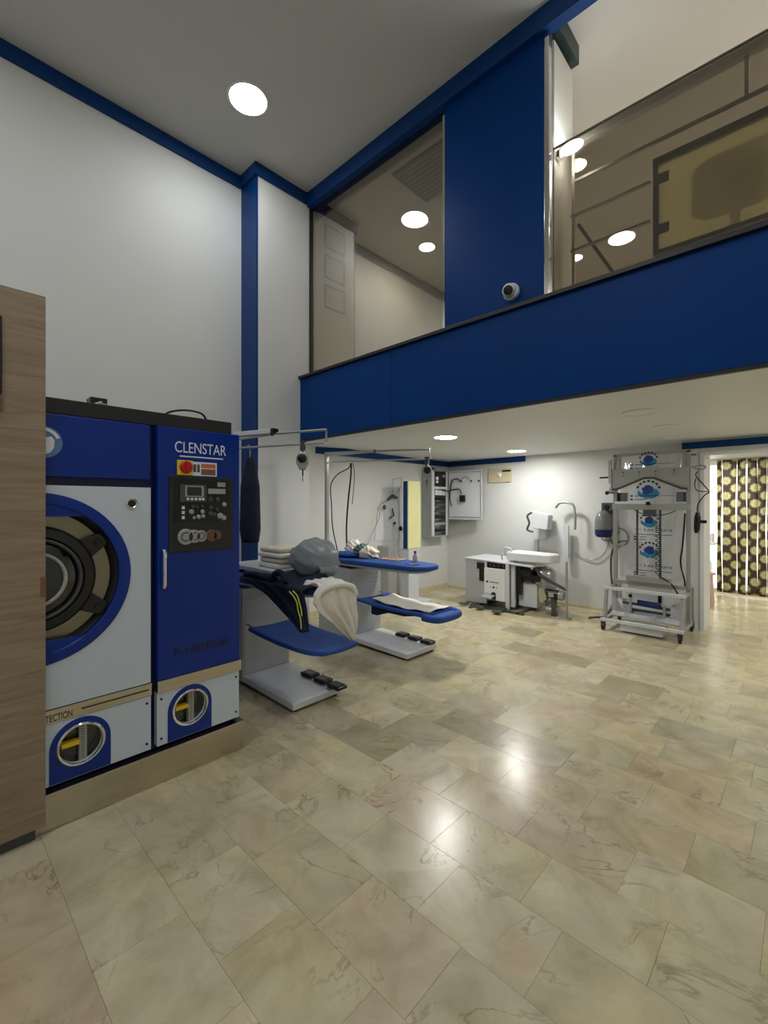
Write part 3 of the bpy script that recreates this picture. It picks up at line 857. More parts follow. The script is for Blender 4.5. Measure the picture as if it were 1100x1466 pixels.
def balancer(x, y, z, label):
    t = thing('spring_balancer', (x, y, z), label, 'spring balancer', 'spring balancers')
    d = Vector((.69, -.724, 0))
    obj('trolley', MB().box(x - .022, x + .022, y - .014, y + .014, z - .045, z + .035), 'dgrey', t, bevel=.003)
    pts = [(-.03, -.06), (.03, -.06), (.052, -.10), (.05, -.15), (.022, -.205), (-.022, -.205), (-.05, -.15), (-.052, -.10)]
    n = Vector((d.x, d.y, 0)); r = Vector((.724, .69, 0))
    vs = [Vector((x, y, z)) + r * a + Vector((0, 0, b)) - n * .028 for a, b in pts] + [Vector((x, y, z)) + r * a + Vector((0, 0, b)) + n * .028 for a, b in pts]
    k = len(pts)
    obj('housing', MB().add(vs, [list(range(k))[::-1], list(range(k, 2 * k))] + [(i, (i + 1) % k, (i + 1) % k + k, i + k) for i in range(k)]), 'alu', t, bevel=.008)
    c = Vector((x, y, z - .11)) + n * .028
    obj('reel_cap', MB().lathe(c, n, [(.036, 0), (.036, .012), (.028, .016), (0.001, .016)], 24), 'blackplastic', t, smooth='auto')
    obj('hook', MB().cyl((x, y, z - .205), (x, y, z - .25), .006, 8).cyl((x, y, z - .045), (x, y, z - .062), .008, 8), 'blackplastic', t)
    obj('cord', MB().cyl((x, y, z - .25), (x, y, z - .30), .003, 6), 'dgrey', t)
    return t

s1 = station('grey steam ironing station nearest the dry cleaning machine, with navy jacket draped on it', -3.27, 1.80, 2.24, -2.42, -2.58)
s2 = station('grey ironing station farther back with bare blue board, white sheet on lower shelf', -3.45, 3.12, 3.57, -2.55, -2.68)
gantry(s1, (-3.76, 1.92), (-2.80, 2.27), 2.05)
gantry(s2, (-3.90, 3.17), (-2.89, 3.73), 2.03)
# tray over board one
obj('side_tray', MB().box(-3.72, -2.98, 1.90, 2.24, .90, .935).box(-3.66, -3.62, 1.94, 2.2, .775, .90), 'lgrey', s1, bevel=.004)
obj('lamp_housing', MB().hexa([(-3.66, 1.93, 2.045), (-3.28, 2.06, 2.045), (-3.30, 2.12, 2.045), (-3.68, 1.99, 2.045)], [(-3.66, 1.93, 2.085), (-3.28, 2.06, 2.085), (-3.30, 2.12, 2.085), (-3.68, 1.99, 2.085)]), 'lgrey', s1, bevel=.005)
obj('lamp_cap', MB().box(-3.29, -3.25, 2.06, 2.12, 2.043, 2.088), 'blackplastic', s1, bevel=.004)
balancer(-3.01, 2.195, 1.935, 'spring balancer hanging from the nearer ironing station arm, in front of the blue fascia end')
balancer(-2.92, 3.72, 1.915, 'spring balancer hanging from the end of the farther ironing station arm')

# steam hoses of station two
def hose(pts, label, r=.006, m='blackplastic', cat='hose', group=None):
    return tag(obj('hose', MB().tube(smooth_path(pts), r, 8), m, smooth=True), label, cat, group)
hose([(-3.66, 3.31, 1.905), (-3.68, 3.30, 1.85), (-3.80, 3.24, 1.78), (-3.88, 3.21, 1.66), (-3.885, 3.225, 1.45), (-3.86, 3.22, 1.2), (-3.80, 3.25, .90)], 'black steam hose looping left from the rail and down the farther station post')
hose([(-3.66, 3.32, 1.905), (-3.68, 3.33, 1.75), (-3.72, 3.33, 1.5), (-3.75, 3.33, 1.2), (-3.74, 3.33, .895)], 'black steam hose hanging straight down from the rail of the farther ironing station', .009)
hose([(-3.65, 3.33, 1.905), (-3.64, 3.35, 1.8), (-3.665, 3.36, 1.62), (-3.69, 3.36, 1.45)], 'thin short black cord hanging beside the straight steam hose', .004)

# ------------------------------------------------------------------ garments
def lerp_rows(rows, z):
    for (z0, a0, b0), (z1, a1, b1) in zip(rows, rows[1:]):
        if z0 >= z >= z1:
            t_ = (z0 - z) / (z0 - z1) if z0 != z1 else 0
            return a0 + (a1 - a0) * t_, b0 + (b1 - b0) * t_
    return rows[-1][1:]

t = thing('navy_jacket', (-2.9, 1.8, .7), 'navy jacket with lime piping hanging off the near side of the first ironing board', 'jacket')
rows_def = [(.878, -3.26, -2.44), (.84, -3.06, -2.42), (.80, -2.88, -2.41), (.746, -2.73, -2.40), (.70, -2.61, -2.395), (.66, -2.51, -2.39), (.615, -2.42, -2.385)]
rows = []
for k in range(9):      # part lying on the board
    q = 1 - k / 9
    yy = 1.79 + .30 * q
    rows.append([(-3.30 + .86 * i / 30, yy, .885 + .018 * math.sin(i * .7 + q * 4) * q + (.055 if 8 < i < 26 else .0) * q) for i in range(31)])
NZ = 26
for k in range(NZ + 1):
    z = .878 - (.878 - .615) * k / NZ
    a, b = lerp_rows(rows_def, z)
    d = k / NZ
    rows.append([(a + (b - a) * i / 30, 1.782 - .02 * math.sin(i * .55 + d * 1.5) * d ** .6 - .012 * math.sin(i * 1.3 + 2) * d - .01, z - .006 * math.sin(i * .9)) for i in range(31)])
obj('body_cloth', MB().grid(rows), 'navycloth', t, smooth=True, solid=.008)
obj('collar', MB().tube(smooth_path([(-2.86, 1.80, .885), (-2.80, 1.80, .95), (-2.73, 1.81, .955), (-2.66, 1.80, .90)]), [.012 + .012 * math.sin(math.pi * i / 18) for i in range(19)], 8), 'navycloth', t, smooth=True)
obj('sleeve', MB().tube(smooth_path([(-3.22, 1.80, .905), (-3.05, 1.80, .915), (-2.90, 1.80, .91), (-2.82, 1.82, .90)]), [.022] * 10 + [.03] * 6 + [.02] * 3, 10), 'navycloth', t, smooth=True)
def pip(pts):
    return obj('piping', MB().tube(smooth_path([(x, 1.742, z) for x, z in pts]), .0045, 6), 'lime', t, smooth=True, label='lime green piping')
pip([(-2.54, .862), (-2.49, .835), (-2.455, .80), (-2.44, .75), (-2.415, .70), (-2.405, .635)])
pip([(-2.50, .872), (-2.45, .845), (-2.425, .80), (-2.405, .76), (-2.40, .72)])


t = thing('white_cloth', (-2.36, 1.98, .7), 'crumpled white cotton cloth hanging over the rounded tip of the first ironing board', 'cloth')
rw = [(.90, 1.86, 2.10), (.86, 1.80, 2.15), (.80, 1.785, 2.165), (.74, 1.83, 2.17), (.66, 1.93, 2.175), (.58, 2.02, 2.165), (.51, 2.10, 2.135)]
rows = []
for k in range(8):
    q = 1 - k / 8
    rows.append([(-2.375 - .17 * q, 1.86 + .24 * i / 28, .905 + .015 * math.sin(i * .8 + q * 5)) for i in range(29)])
for k in range(31):
    z = .90 - .39 * k / 30
    a, b = lerp_rows(rw, z)
    d = k / 30
    rows.append([(-2.345 + .03 * math.sin(min(1, d * 3) * 1.57) + (.014 + .008 * d) * math.sin(i * .75 + 1.2 * math.sin(d * 3)) + .008 * math.sin(i * 1.9 + d * 5) - .03 * (i / 14 - 1) ** 2,
                  a + (b - a) * i / 28, z - .012 * math.sin(i * .8) * d) for i in range(29)])
obj('cloth_sheet', MB().grid(rows), 'whitecloth', t, smooth=True, solid=.007)
obj('rolled_edge', MB().tube(smooth_path([(-2.33, 1.80, .80), (-2.325, 1.82, .862), (-2.32, 1.90, .898), (-2.32, 2.02, .90), (-2.325, 2.12, .872), (-2.33, 2.16, .81)]), .018, 10), 'whitecloth', t, smooth=True)

def lump(d):
    return 1 + .05 * math.sin(d.x * 7 + 1) + .05 * math.sin(d.y * 9 + 2) + .04 * math.sin(d.z * 11 + d.x * 5) + .03 * math.sin(d.y * 17 + d.z * 13)
t = thing('garment_bundle', (-2.75, 2.1, .94), 'rounded bundle wrapped in crinkled grey plastic, lying on the first ironing board', 'bundle')
obj('wrapped_bulk', MB().sphere((-2.77, 2.13, 1.03), .2, (1.0, .85, .78), 40, 24, lump), 'greycloth', t, smooth=True)
obj('inner_clothes', MB().sphere((-2.77, 2.13, .99), .16, (.95, .8, .6), 24, 14, lump), 'dgrey', t, smooth=True)
obj('plastic_flap', MB().grid([[(-2.60 + .03 * math.sin(k) + .01 * j, 2.03 + .12 * j / 6, 1.0 - .16 * k / 8 + .006 * math.sin(j * 2 + k)) for j in range(7)] for k in range(9)]), 'greycloth', t, smooth=True, solid=.003)
for k in range(4):
    o = obj('folded_towel', MB().box(-3.33 + .012 * (k % 2), -3.02 + .01 * (k % 3), 1.97 + .01 * (k % 2), 2.22, .936 + .042 * k, .974 + .042 * k), 'creamcloth' if k % 2 else 'whitecloth', bevel=.014, loc=(-3.18, 2.1, .936 + .042 * k), smooth=False)
    tag(o, ['cream-white folded towel at the bottom of the stack on the first station tray', 'second folded towel from the bottom of the stack on the tray',
            'third folded towel from the bottom, just under the top one', 'topmost folded towel of the stack on the first station tray'][k], 'towel', 'folded towels on the tray')
# dark garment on hanger
t = thing('hanging_garment', (-3.55, 2.0, 1.9), 'long dark navy garment hanging from the rail behind the dry cleaning machine', 'garment')
rows = []
for k in range(21):
    q = k / 20
    hw = .03 + .055 * min(1, q * 3) + .02 * q - .03 * max(0, q - .85) * 5
    z = 1.86 - .74 * q
    rows.append([(-3.54 + hw * math.cos(a_) * 1.1, 2.02 + hw * math.sin(a_) * .8 + .006 * math.sin(a_ * 5), z) for a_ in [2 * math.pi * i / 24 for i in range(25)]])
obj('garment_body', MB().grid(rows), 'navycloth', t, smooth=True, solid=.006)
obj('hanger_hook', MB().tube(smooth_path([(-3.54, 2.02, 1.85), (-3.54, 2.02, 1.92), (-3.525, 2.01, 1.955), (-3.54, 2.0, 1.965), (-3.555, 2.0, 1.95)]), .003, 6), 'chrome', t, smooth=True)

# on the second board
t = thing('cloth_pile', (-3.6, 3.35, .87), 'blue and cream crumpled clothes heaped at the rear of the second ironing board', 'clothes')
def crumple(seed):
    rg = random.Random(seed); ws = [(rg.uniform(3, 14), rg.uniform(3, 14), rg.uniform(3, 14), rg.uniform(0, 6), rg.uniform(.03, .09)) for _ in range(7)]
    return lambda d: 1 + sum(a * math.sin(x * d.x + y * d.y + z * d.z + p) for x, y, z, p, a in ws)
gm = mat('green_grey_cloth', (96, 116, 112), .9, var=.2)
obj('blue_cloth', MB().sphere((-3.68, 3.28, .90), .12, (1.3, .9, .3), 40, 24, crumple(1)), 'bluecloth', t, smooth=True)
obj('cream_cloth', MB().sphere((-3.42, 3.36, .925), .12, (.7, .9, .6), 40, 24, crumple(2)), 'creamcloth', t, smooth=True)
obj('green_cloth', MB().sphere((-3.54, 3.38, .95), .10, (.8, .9, .7), 40, 24, crumple(3)), gm, t, smooth=True)
obj('white_cloth_fold', MB().sphere((-3.70, 3.40, .95), .12, (.9, .8, .8), 40, 24, crumple(4)), 'whitecloth', t, smooth=True)
t = thing('iron_rest', (-3.15, 3.45, .872), 'flat beige silicone iron rest on the middle of the second ironing board', 'iron rest')
obj('mat', MB().prism(rounded([(-3.30, 3.36), (-3.02, 3.36), (-3.02, 3.52), (-3.30, 3.52)], .03), 'z', .8725, .887), 'pinkcloth', t, bevel=.003)
obj('ridges', (lambda b: [b.box(-3.27 + .05 * q, -3.255 + .05 * q, 3.38, 3.50, .887, .891) for q in range(5)] and b)(MB()), 'brown', t)
t = thing('spray_bottle', (-2.85, 3.45, .872), 'small bottle with purple cap standing on the second ironing board', 'bottle')
obj('bottle_body', MB().lathe((-2.88, 3.48, .8725), (0, 0, 1), [(0.001, 0), (.024, 0), (.026, .01), (.026, .055), (.012, .075), (.012, .085)], 20), 'pinkcloth', t, smooth='auto')
obj('cap', MB().lathe((-2.88, 3.48, .957), (0, 0, 1), [(.014, 0), (.014, .022), (0.001, .024)], 16), mat('purple_cap', (84, 66, 130), .4), t, smooth='auto')
t = thing('fabric_scrap', (-2.8, 3.33, .872), 'small dark fabric scrap lying on the tip of the second ironing board', 'fabric scrap')
obj('scrap', MB().prism([(-2.83, 3.26), (-2.70, 3.24), (-2.68, 3.31), (-2.78, 3.34)], 'z', .8725, .877), 'dgrey', t)
# white cloth on the lower shelf of station two
rows = [[(-3.18 + .72 * i / 16, 3.17 + .32 * j / 8, .505 - .02 * math.sin(i / 16 * math.pi) - .015 * i / 16 + .006 * math.sin(i * 1.1 + j)) for j in range(9)] for i in range(17)]
o = obj('white_sheet', MB().grid(rows), 'whitecloth', smooth=True, solid=.006, loc=(-2.8, 3.35, .5))
tag(o, 'white folded sheet lying on the blue lower shelf of the second ironing station', 'sheet')
rows = [[(-2.62 + .26 * i / 8, 3.13 + .40 * j / 8, .49 - .015 * i / 8 - .05 * max(0, (i - 5) / 3) ** 2) for j in range(9)] for i in range(9)]
# sling bag under the shelf
obj('shelf_pouch', MB().prism([(-3.18, .455), (-2.98, .44), (-2.62, .425), (-2.75, .40), (-2.95, .40), (-3.10, .35), (-3.18, .35)], 'y', 3.15, 3.50), 'navycloth', s2, bevel=.01)
obj('shelf_pad', MB().box(-2.70, -2.36, 3.15, 3.51, .425, .452), 'bluecloth', s2, bevel=.01)
obj('shelf_tip', MB().tube(smooth_path([(-2.50, 3.13, .44), (-2.40, 3.15, .435), (-2.355, 3.22, .432), (-2.355, 3.45, .432), (-2.40, 3.52, .435), (-2.50, 3.54, .44)]), .034, 12), 'bluecloth', s2, smooth=True)

# ================================================================== BACK ROOM LEFT SIDE
t = thing('narrow_cabinet', (-4.4, 5.1, 0), 'narrow tall cabinet with pale yellow door, blue side and white lower part', 'cabinet')
obj('lower_body', MB().box(-4.42, -4.26, 5.0, 5.24, .05, .80), 'lgrey', t, bevel=.004)
obj('base_slab', MB().box(-4.42, -4.02, 4.98, 5.26, 0, .05), 'lgrey', t, bevel=.004)
obj('upper_body', MB().box(-4.35, -4.27, 4.98, 5.26, .80, 1.79), 'trimblue', t, bevel=.003)
obj('upper_door', MB().box(-4.27, -4.25, 4.98, 5.26, .80, 1.79), 'paleyellow', t, bevel=.003, label='pale yellow door')
t = thing('duct_column', (-4.3, 4.6, 0), 'grey vertical duct column standing behind the second ironing station', 'duct')
obj('duct_box', MB().box(-4.44, -4.22, 4.52, 4.68, 0.012, .86), 'alu', t, bevel=.004)
obj('foot_plate', MB().box(-4.46, -4.20, 4.50, 4.70, 0, .012), 'dgrey', t)
hose([(-4.22, 4.6, .8), (-4.12, 4.62, .7), (-4.06, 4.66, .5), (-4.05, 4.7, .2), (-4.06, 4.72, .02)], 'thin grey cable curving from the grey duct column down to the floor', .005, 'alu', 'cable')
# wall bracket with spray guns
t = thing('spray_gun_rack', (-4.6, 4.85, 1.6), 'wire bracket with small black spray guns on the white left wall', 'spray gun rack')
def wp(x, y):   # point on the left wall plane seen behind the second station (used once to measure, wall coords kept)
    return (-4.53, 4.75 + (x - 545) * .017, 1.45 + (722 - y) / 640 * 6.75)
obj('wire_loop', MB().tube([wp(557, 706), wp(557, 686), wp(569, 683), wp(567, 698), wp(560, 708)], .006, 6), 'alu', t)
obj('spray_gun', MB().tube([wp(549, 716), wp(556, 710), wp(562, 712)], [.014, .03, .018], 8), 'dgrey', t, smooth=True)
obj('spray_gun', MB().sphere(wp(546, 726), .032, (.6, 1, 1.2), 12, 8), 'dgrey', t, smooth=True)
obj('trigger', MB().tube([wp(556, 728), wp(558, 738), wp(553, 741)], .012, 6), 'dgrey', t)
obj('valve', MB().sphere(wp(559, 749), .026, (.6, 1.1, .9), 12, 8), 'blackplastic', t, smooth=True)
obj('valve', MB().sphere(wp(567, 757), .036, (.6, 1, 1.1), 12, 8), 'blackplastic', t, smooth=True)
obj('valve', MB().sphere(wp(576, 757), .034, (.6, 1, 1.1), 12, 8), 'blackplastic', t, smooth=True)
obj('back_plate', MB().prism([(4.62, .92), (5.38, .92), (5.2, 1.35), (4.98, 1.62), (4.80, 1.62), (4.68, 1.3)], 'x', -4.597, -4.587), 'white', t)
obj('supply_pipe', MB().tube(smooth_path([wp(549, 716), wp(538, 726), wp(540, 738), wp(532, 760), wp(526, 775)]), .006, 6), 'alu', t, smooth=True)

# electrical cabinet
EX = -4.4
t = thing('electrical_cabinet', (-4.5, 5.95, 1.5), 'open grey electrical cabinet on the left wall corner with breakers inside', 'electrical cabinet')
cb = MB().box(XLB, EX, 5.72, 5.74, .92, 2.01).box(XLB, EX, 6.18, 6.20, .92, 2.01).box(XLB, EX, 5.74, 6.18, .92, .94).box(XLB, EX, 5.74, 6.18, 1.99, 2.01).box(XLB, XLB + .01, 5.74, 6.18, .94, 1.99)
obj('case', cb, 'alu', t)
obj('front_mask', MB().box(EX - .02, EX - .01, 5.74, 5.82, .94, 1.99).box(EX - .02, EX - .01, 6.14, 6.18, .94, 1.99).box(EX - .02, EX - .01, 5.82, 6.14, 1.70, 1.74), 'lgrey', t)
obj('window_module', MB().box(EX - .06, EX - .015, 5.84, 6.12, 1.76, 1.96), 'blackplastic', t, bevel=.003)
obj('fuse_holder', MB().box(EX - .015, EX - .005, 5.86, 5.92, 1.85, 1.90), 'white', t)
obj('fuse_holder', MB().box(EX - .015, EX - .005, 5.86, 5.92, 1.80, 1.835), 'white', t)
obj('lamp_module', MB().box(EX - .015, EX - .0, 6.04, 6.10, 1.90, 1.935), 'alu', t)
for r_ in range(3):
    obj('breaker', MB().box(EX - .03, EX - .004, 5.84 + .095 * r_, 5.925 + .095 * r_, 1.60, 1.68), 'white', t, bevel=.004)
    obj('breaker', MB().box(EX - .012, EX - .001, 5.86 + .095 * r_, 5.905 + .095 * r_, 1.62, 1.645), 'lgrey', t)
for z, mt in ((1.54, 'blackplastic'), (1.44, 'dgrey'), (1.34, 'dgrey'), (1.24, 'blackplastic'), (1.13, 'alu'), (1.02, 'blackplastic')):
    obj('terminal_row', MB().box(EX - .04, EX - .012, 5.84, 6.12, z - .022, z + .022), mt, t, bevel=.003)
dp = [(EX, 6.20), (-3.82, 6.30), (-3.823, 6.32), (EX - .003, 6.22)]
dl = obj('open_door', MB().prism(dp, 'z', 1.20, 2.01), 'lgrey', t, bevel=.002)
def dpos(u, z, off=.006): return (EX + .58 * u, 6.20 + .10 * u - off, z)
obj('door_rim', MB().tube([dpos(.03, 1.24), dpos(.03, 1.98), dpos(.97, 1.98), dpos(.97, 1.24), dpos(.03, 1.24)], .008, 4), 'alu', dl)
obj('door_wire', MB().tube(smooth_path([dpos(.12, 1.42, .02), dpos(.06, 1.55, .02), dpos(.10, 1.78, .02), dpos(.18, 1.86, .03), dpos(.30, 1.87, .03), dpos(.42, 1.82, .02)]), .009, 6), 'blackplastic', dl, smooth=True)
obj('door_wire', MB().tube(smooth_path([dpos(.40, 1.82, .02), dpos(.50, 1.90, .03), dpos(.62, 1.89, .03), dpos(.72, 1.82, .02)]), .006, 6), 'alu', dl, smooth=True)
obj('door_wire', MB().tube(smooth_path([(EX + .0, 6.0, 1.68), (EX + .06, 6.12, 1.67), dpos(.12, 1.69, .02), dpos(.35, 1.70, .03), dpos(.42, 1.62, .02)]), .009, 6), 'blackplastic', dl, smooth=True)
obj('door_socket', MB().box(-4.18, -4.09, 6.19, 6.235, 1.49, 1.60), 'blackplastic', dl, bevel=.004)
for u in (.12, .40, .70, .92):
    obj('door_contact', MB().sphere(dpos(u, 1.83, .015), .016, (1, 1, 1), 10, 6), 'blackplastic', dl)
tag(obj('conduit', MB().cyl((-4.50, 5.9, 2.0105), (-4.50, 5.9, SO - .13), .018, 12).box(-4.54, -4.46, 5.88, 5.92, 2.0102, 2.03), 'dgrey'), 'short dark conduit rising from the electrical cabinet to the blue trim', 'conduit')
t = thing('ventilation_hatch', (-3.6, 6.44, 1.95), 'beige rectangular hatch with a small round lamp high on the back wall', 'wall hatch')
obj('hatch_plate', MB().box(-3.78, -3.38, 6.425, YBK, 1.80, 2.02), 'beige', t, bevel=.003)
obj('round_lamp', MB().sphere((-3.58, 6.42, 1.92), .04, (1, .5, 1), 16, 10), 'white', t, smooth=True)
obj('slot', MB().box(-3.52, -3.38, 6.41, 6.425, 1.965, 1.99), 'blackplastic', t)

# ================================================================== UTILITY PRESS
t = thing('utility_press', (-3.2, 5.8, 0), 'white steam press with front pedal and steel tank by the back wall', 'press machine')
PF = 5.56
obj('left_panel', MB().box(-3.66, -3.33, PF + .02, PF + .04, .04, .66), 'grey', t, bevel=.003)
obj('side_panel', MB().box(-3.66, -3.64, PF + .04, 6.20, .04, .66), 'grey', t)
obj('left_notch', MB().box(-3.42, -3.335, PF + .005, PF + .019, .36, .62).box(-3.46, -3.42, PF + .005, PF + .019, .53, .62), 'blackplastic', t)
obj('inner_body', MB().box(-3.60, -2.92, PF + .10, 6.15, .08, .60), 'dgrey', t)
obj('table_top', MB().hexa([(-3.68, PF, .655), (-2.62, PF, .62), (-2.62, 6.2, .62), (-3.68, 6.2, .655)], [(-3.68, PF, .675), (-2.62, PF, .64), (-2.62, 6.2, .64), (-3.68, 6.2, .675)]), 'lgrey', t, bevel=.003)
obj('front_post', MB().box(-3.33, -3.30, PF, PF + .03, .05, .655).box(-3.0, -2.955, PF - .01, PF + .03, .02, .65), 'lgrey', t)
fp = obj('front_cover', MB().box(-3.32, -3.0, PF - .03, PF, .12, .56), 'white', t, bevel=.006)
obj('cover_mark', MB().cyl((-3.27, PF - .031, .37), (-3.27, PF - .034, .37), .016, 16), 'logo', fp)
obj('printed_mark', (lambda b: [b.box(-3.235 + .016 * q, -3.225 + .016 * q, PF - .032, PF - .0301, .362, .374 + .003 * (q % 3)) for q in range(9)] and b)(MB()), 'ink', fp)
for x in (-3.22, -3.17, -3.12):
    obj('control_knob', MB().cyl((x, PF - .03, .30), (x, PF - .036, .30), .006 + (.008 if x == -3.17 else 0), 12), 'blackplastic', fp)
obj('pedal_slot', MB().prism(arc(-3.17, .20, .035, 0, 180, 10) + [(-3.205, .13), (-3.135, .13)], 'y', PF - .034, PF - .029), 'blackplastic', fp)
obj('pedal', MB().hexa([(-3.30, PF - .16, .17), (-3.14, PF - .16, .16), (-3.14, PF - .02, .19), (-3.30, PF - .02, .2)], [(-3.30, PF - .16, .18), (-3.14, PF - .16, .17), (-3.14, PF - .02, .2), (-3.30, PF - .02, .21)]), 'alu', t, bevel=.003)
obj('upper_works', MB().box(-3.28, -3.02, PF + .03, PF + .09, .57, .64), 'blackplastic', t)
for i in range(4):
    obj('valve_coil', MB().cyl((-3.25 + .07 * i, PF + .02, .60), (-3.25 + .07 * i, PF - .0, .60), .014, 10), 'dgrey', t)
obj('right_frame', MB().box(-2.95, -2.90, PF + .05, PF + .09, .05, .64), 'lgrey', t)
obj('right_frame', MB().box(-2.62, -2.58, PF + .35, PF + .39, .1, .62), 'lgrey', t)
obj('right_cover', MB().box(-2.90, -2.64, PF + .18, PF + .42, .06, .38), 'lgrey', t, bevel=.003)
obj('dark_bracket', MB().box(-2.89, -2.83, PF + .10, PF + .16, .22, .62).box(-2.86, -2.60, PF + .12, PF + .17, .42, .50), 'blackplastic', t)
obj('dark_hose_block', MB().sphere((-2.78, PF + .14, .53), .08, (1.1, .6, 1), 16, 10, lump), 'rubber', t, smooth=True)
obj('floor_rail', MB().box(-3.5, -2.7, PF - .10, PF - .06, 0.0, .03).box(-3.45, -3.41, PF - .22, 6.1, 0.0, .025).box(-3.02, -2.98, PF - .26, 6.1, 0.0, .025).box(-2.80, -2.76, PF - .1, 6.15, 0.0, .025), 'dgrey', t)
for x, y in ((-3.58, 5.40), (-3.28, 5.34), (-2.98, 5.28)):
    obj('floor_pedal', MB().box(x - .06, x + .06, y - .03, y + .05, .025, .045), 'dgrey', t, bevel=.004)
    obj('pedal_stem', MB().box(x - .01, x + .01, y + .05, PF + .0, .03, .045), 'dgrey', t)
# tank and motor
tk = obj('tank', MB().lathe((-2.630, 5.92, .10), (0, 0, 1), [(0.001, 0), (.12, .01), (.155, .05), (.16, .10), (.16, .40), (.15, .45), (.11, .49), (.001, .50)], 32), 'chrome', t, smooth='auto', label='polished steel tank')
tk.data.materials[0] = mat('stainless_tank', (190, 190, 188), .25, 1.0, var=.08)
obj('tank_feet', MB().cyl((-2.710, 5.85, 0), (-2.710, 5.85, .13), .015, 8).cyl((-2.550, 5.85, 0), (-2.550, 5.85, .13), .015, 8).cyl((-2.630, 6.02, 0), (-2.630, 6.02, .13), .015, 8), 'dgrey', tk)
obj('tank_band', MB().lathe((-2.630, 5.92, .34), (0, 0, 1), [(.161, -.01), (.165, -.008), (.165, .008), (.161, .01)], 32), 'alu', tk, smooth='auto')
obj('press_arm', MB().tube([(-2.66, 5.70, .62), (-2.560, 5.70, .50), (-2.230, 5.70, .36)], [.028, .026, .02], 4), 'dgrey', t, bevel=.003)
mo = obj('motor', MB().cyl((-2.480, 5.72, .29), (-2.330, 5.72, .28), .062, 20), 'blackplastic', t, smooth='auto')
obj('motor_cap', MB().lathe((-2.330, 5.72, .28), (1, 0, -.05), [(.062, 0), (.06, .04), (.045, .065), (.001, .075)], 24), 'alu', mo, smooth='auto')
obj('motor_plate', MB().box(-2.450, -2.380, 5.652, 5.66, .255, .31), 'alu', mo)
obj('motor_mount', MB().box(-2.430, -2.370, 5.70, 5.74, 0, .23), 'dgrey', mo)
obj('rear_post', MB().box(-2.245, -2.220, 5.69, 5.715, .0, .72).box(-2.290, -2.18, 5.66, 5.745, 0, .012), 'alu', t)
obj('pump', MB().cyl((-2.510, 5.75, .07), (-2.370, 5.75, .06), .05, 16), 'alu', t, smooth='auto')
# upper head: white, pale against the wall
obj('press_buck', MB().prism(rounded([(-3.05, 5.62), (-2.40, 5.62), (-2.36, 5.86), (-3.05, 5.98)], .08), 'z', .68, .80), 'white', t, bevel=.02, smooth='auto')
obj('buck_stand', MB().box(-2.9, -2.6, 5.70, 5.9, .635, .69), 'lgrey', t)
obj('buck_hook', MB().tube(smooth_path([(-3.10, 5.65, .67), (-3.11, 5.65, .74), (-3.07, 5.65, .77), (-3.06, 5.65, .84), (-2.98, 5.65, .84), (-2.96, 5.65, .79)]), .012, 8), 'lgrey', t, smooth=True)
obj('rear_column', MB().box(-2.850, -2.800, 6.10, 6.16, .62, .95), 'alu', t, bevel=.003)
obj('press_head', MB().prism(rounded([(-2.950, 1.10), (-2.710, 1.08), (-2.690, 1.30), (-2.930, 1.36)], .03), 'y', 6.22, 6.38), 'lgrey', t, bevel=.01)
obj('head_grip', MB().tube(smooth_path([(-2.930, 6.2, 1.33), (-2.990, 6.18, 1.28), (-2.960, 6.18, 1.18), (-2.990, 6.18, 1.08), (-2.910, 6.2, 1.05)]), .015, 8), 'dgrey', t, smooth=True)
obj('head_bracket', MB().tube(smooth_path([(-2.620, 6.3, 1.40), (-2.560, 6.3, 1.47), (-2.440, 6.3, 1.47), (-2.370, 6.3, 1.43), (-2.350, 6.3, 1.30), (-2.350, 6.3, 1.10)]), .018, 8), 'alu', t, smooth=True)
obj('head_column', MB().box(-2.870, -2.790, 6.36, 6.40, .95, 1.12).box(-2.530, -2.450, 6.32, 6.36, .70, 1.15), 'lgrey', t)

hose([(-2.02, 5.86, .02), (-1.96, 5.9, .03), (-1.86, 6.0, .05), (-1.83, 6.2, .2), (-1.90, 6.35, .55), (-1.90, 6.38, .80), (-1.84, 6.39, .93), (-1.76, 6.39, .97), (-1.70, 6.39, .96)],
     'thick dark hose curving up the back wall between the press and the bagging machine', .014, 'dgrey')

# wall regulator
t = thing('air_regulator', (-1.97, 6.4, 1.3), 'grey air filter regulator with bowl mounted on the back wall left of the bagging machine', 'air regulator')
obj('valve_block', MB().box(-2.02, -1.89, 6.34, 6.44, 1.36, 1.47), 'dgrey', t, bevel=.006)
obj('dial', MB().lathe((-1.955, 6.34, 1.415), (0, -1, 0), [(.035, 0), (.035, .01), (.03, .014), (0.001, .014)], 20), 'blackplastic', t, smooth='auto')
bo = obj('bowl', MB().lathe((-1.99, 6.33, 1.02), (0, 0, 1), [(0.001, 0), (.08, .0), (.1, .03), (.105, .1), (.105, .22), (.09, .29), (.06, .33), (.03, .345)], 28), 'dgrey', t, smooth='auto')
bo.data.materials[0] = mat('smoky_bowl', (120, 122, 120), .2, var=.06)
obj('bowl_base', MB().lathe((-1.99, 6.33, 1.015), (0, 0, 1), [(.0805, 0), (.104, .03), (.107, .08), (.107, .10)], 28), 'mblue2', t, smooth='auto')
obj('wall_bracket', MB().box(-2.0, -1.9, 6.43, YBK, 1.30, 1.45), 'alu', t)
hose([(-2.02, 6.35, 1.01), (-2.0, 6.37, .97), (-1.88, 6.4, .98), (-1.82, 6.41, 1.1)], 'thin black tube hanging under the air regulator', .006)
hose([(-1.93, 6.4, .99), (-2.0, 6.42, .80), (-2.12, 6.42, .70), (-2.28, 6.43, .70), (-2.40, 6.43, .76)], 'thin pale cable sagging along the back wall from the regulator', .007, 'alu', 'cable')
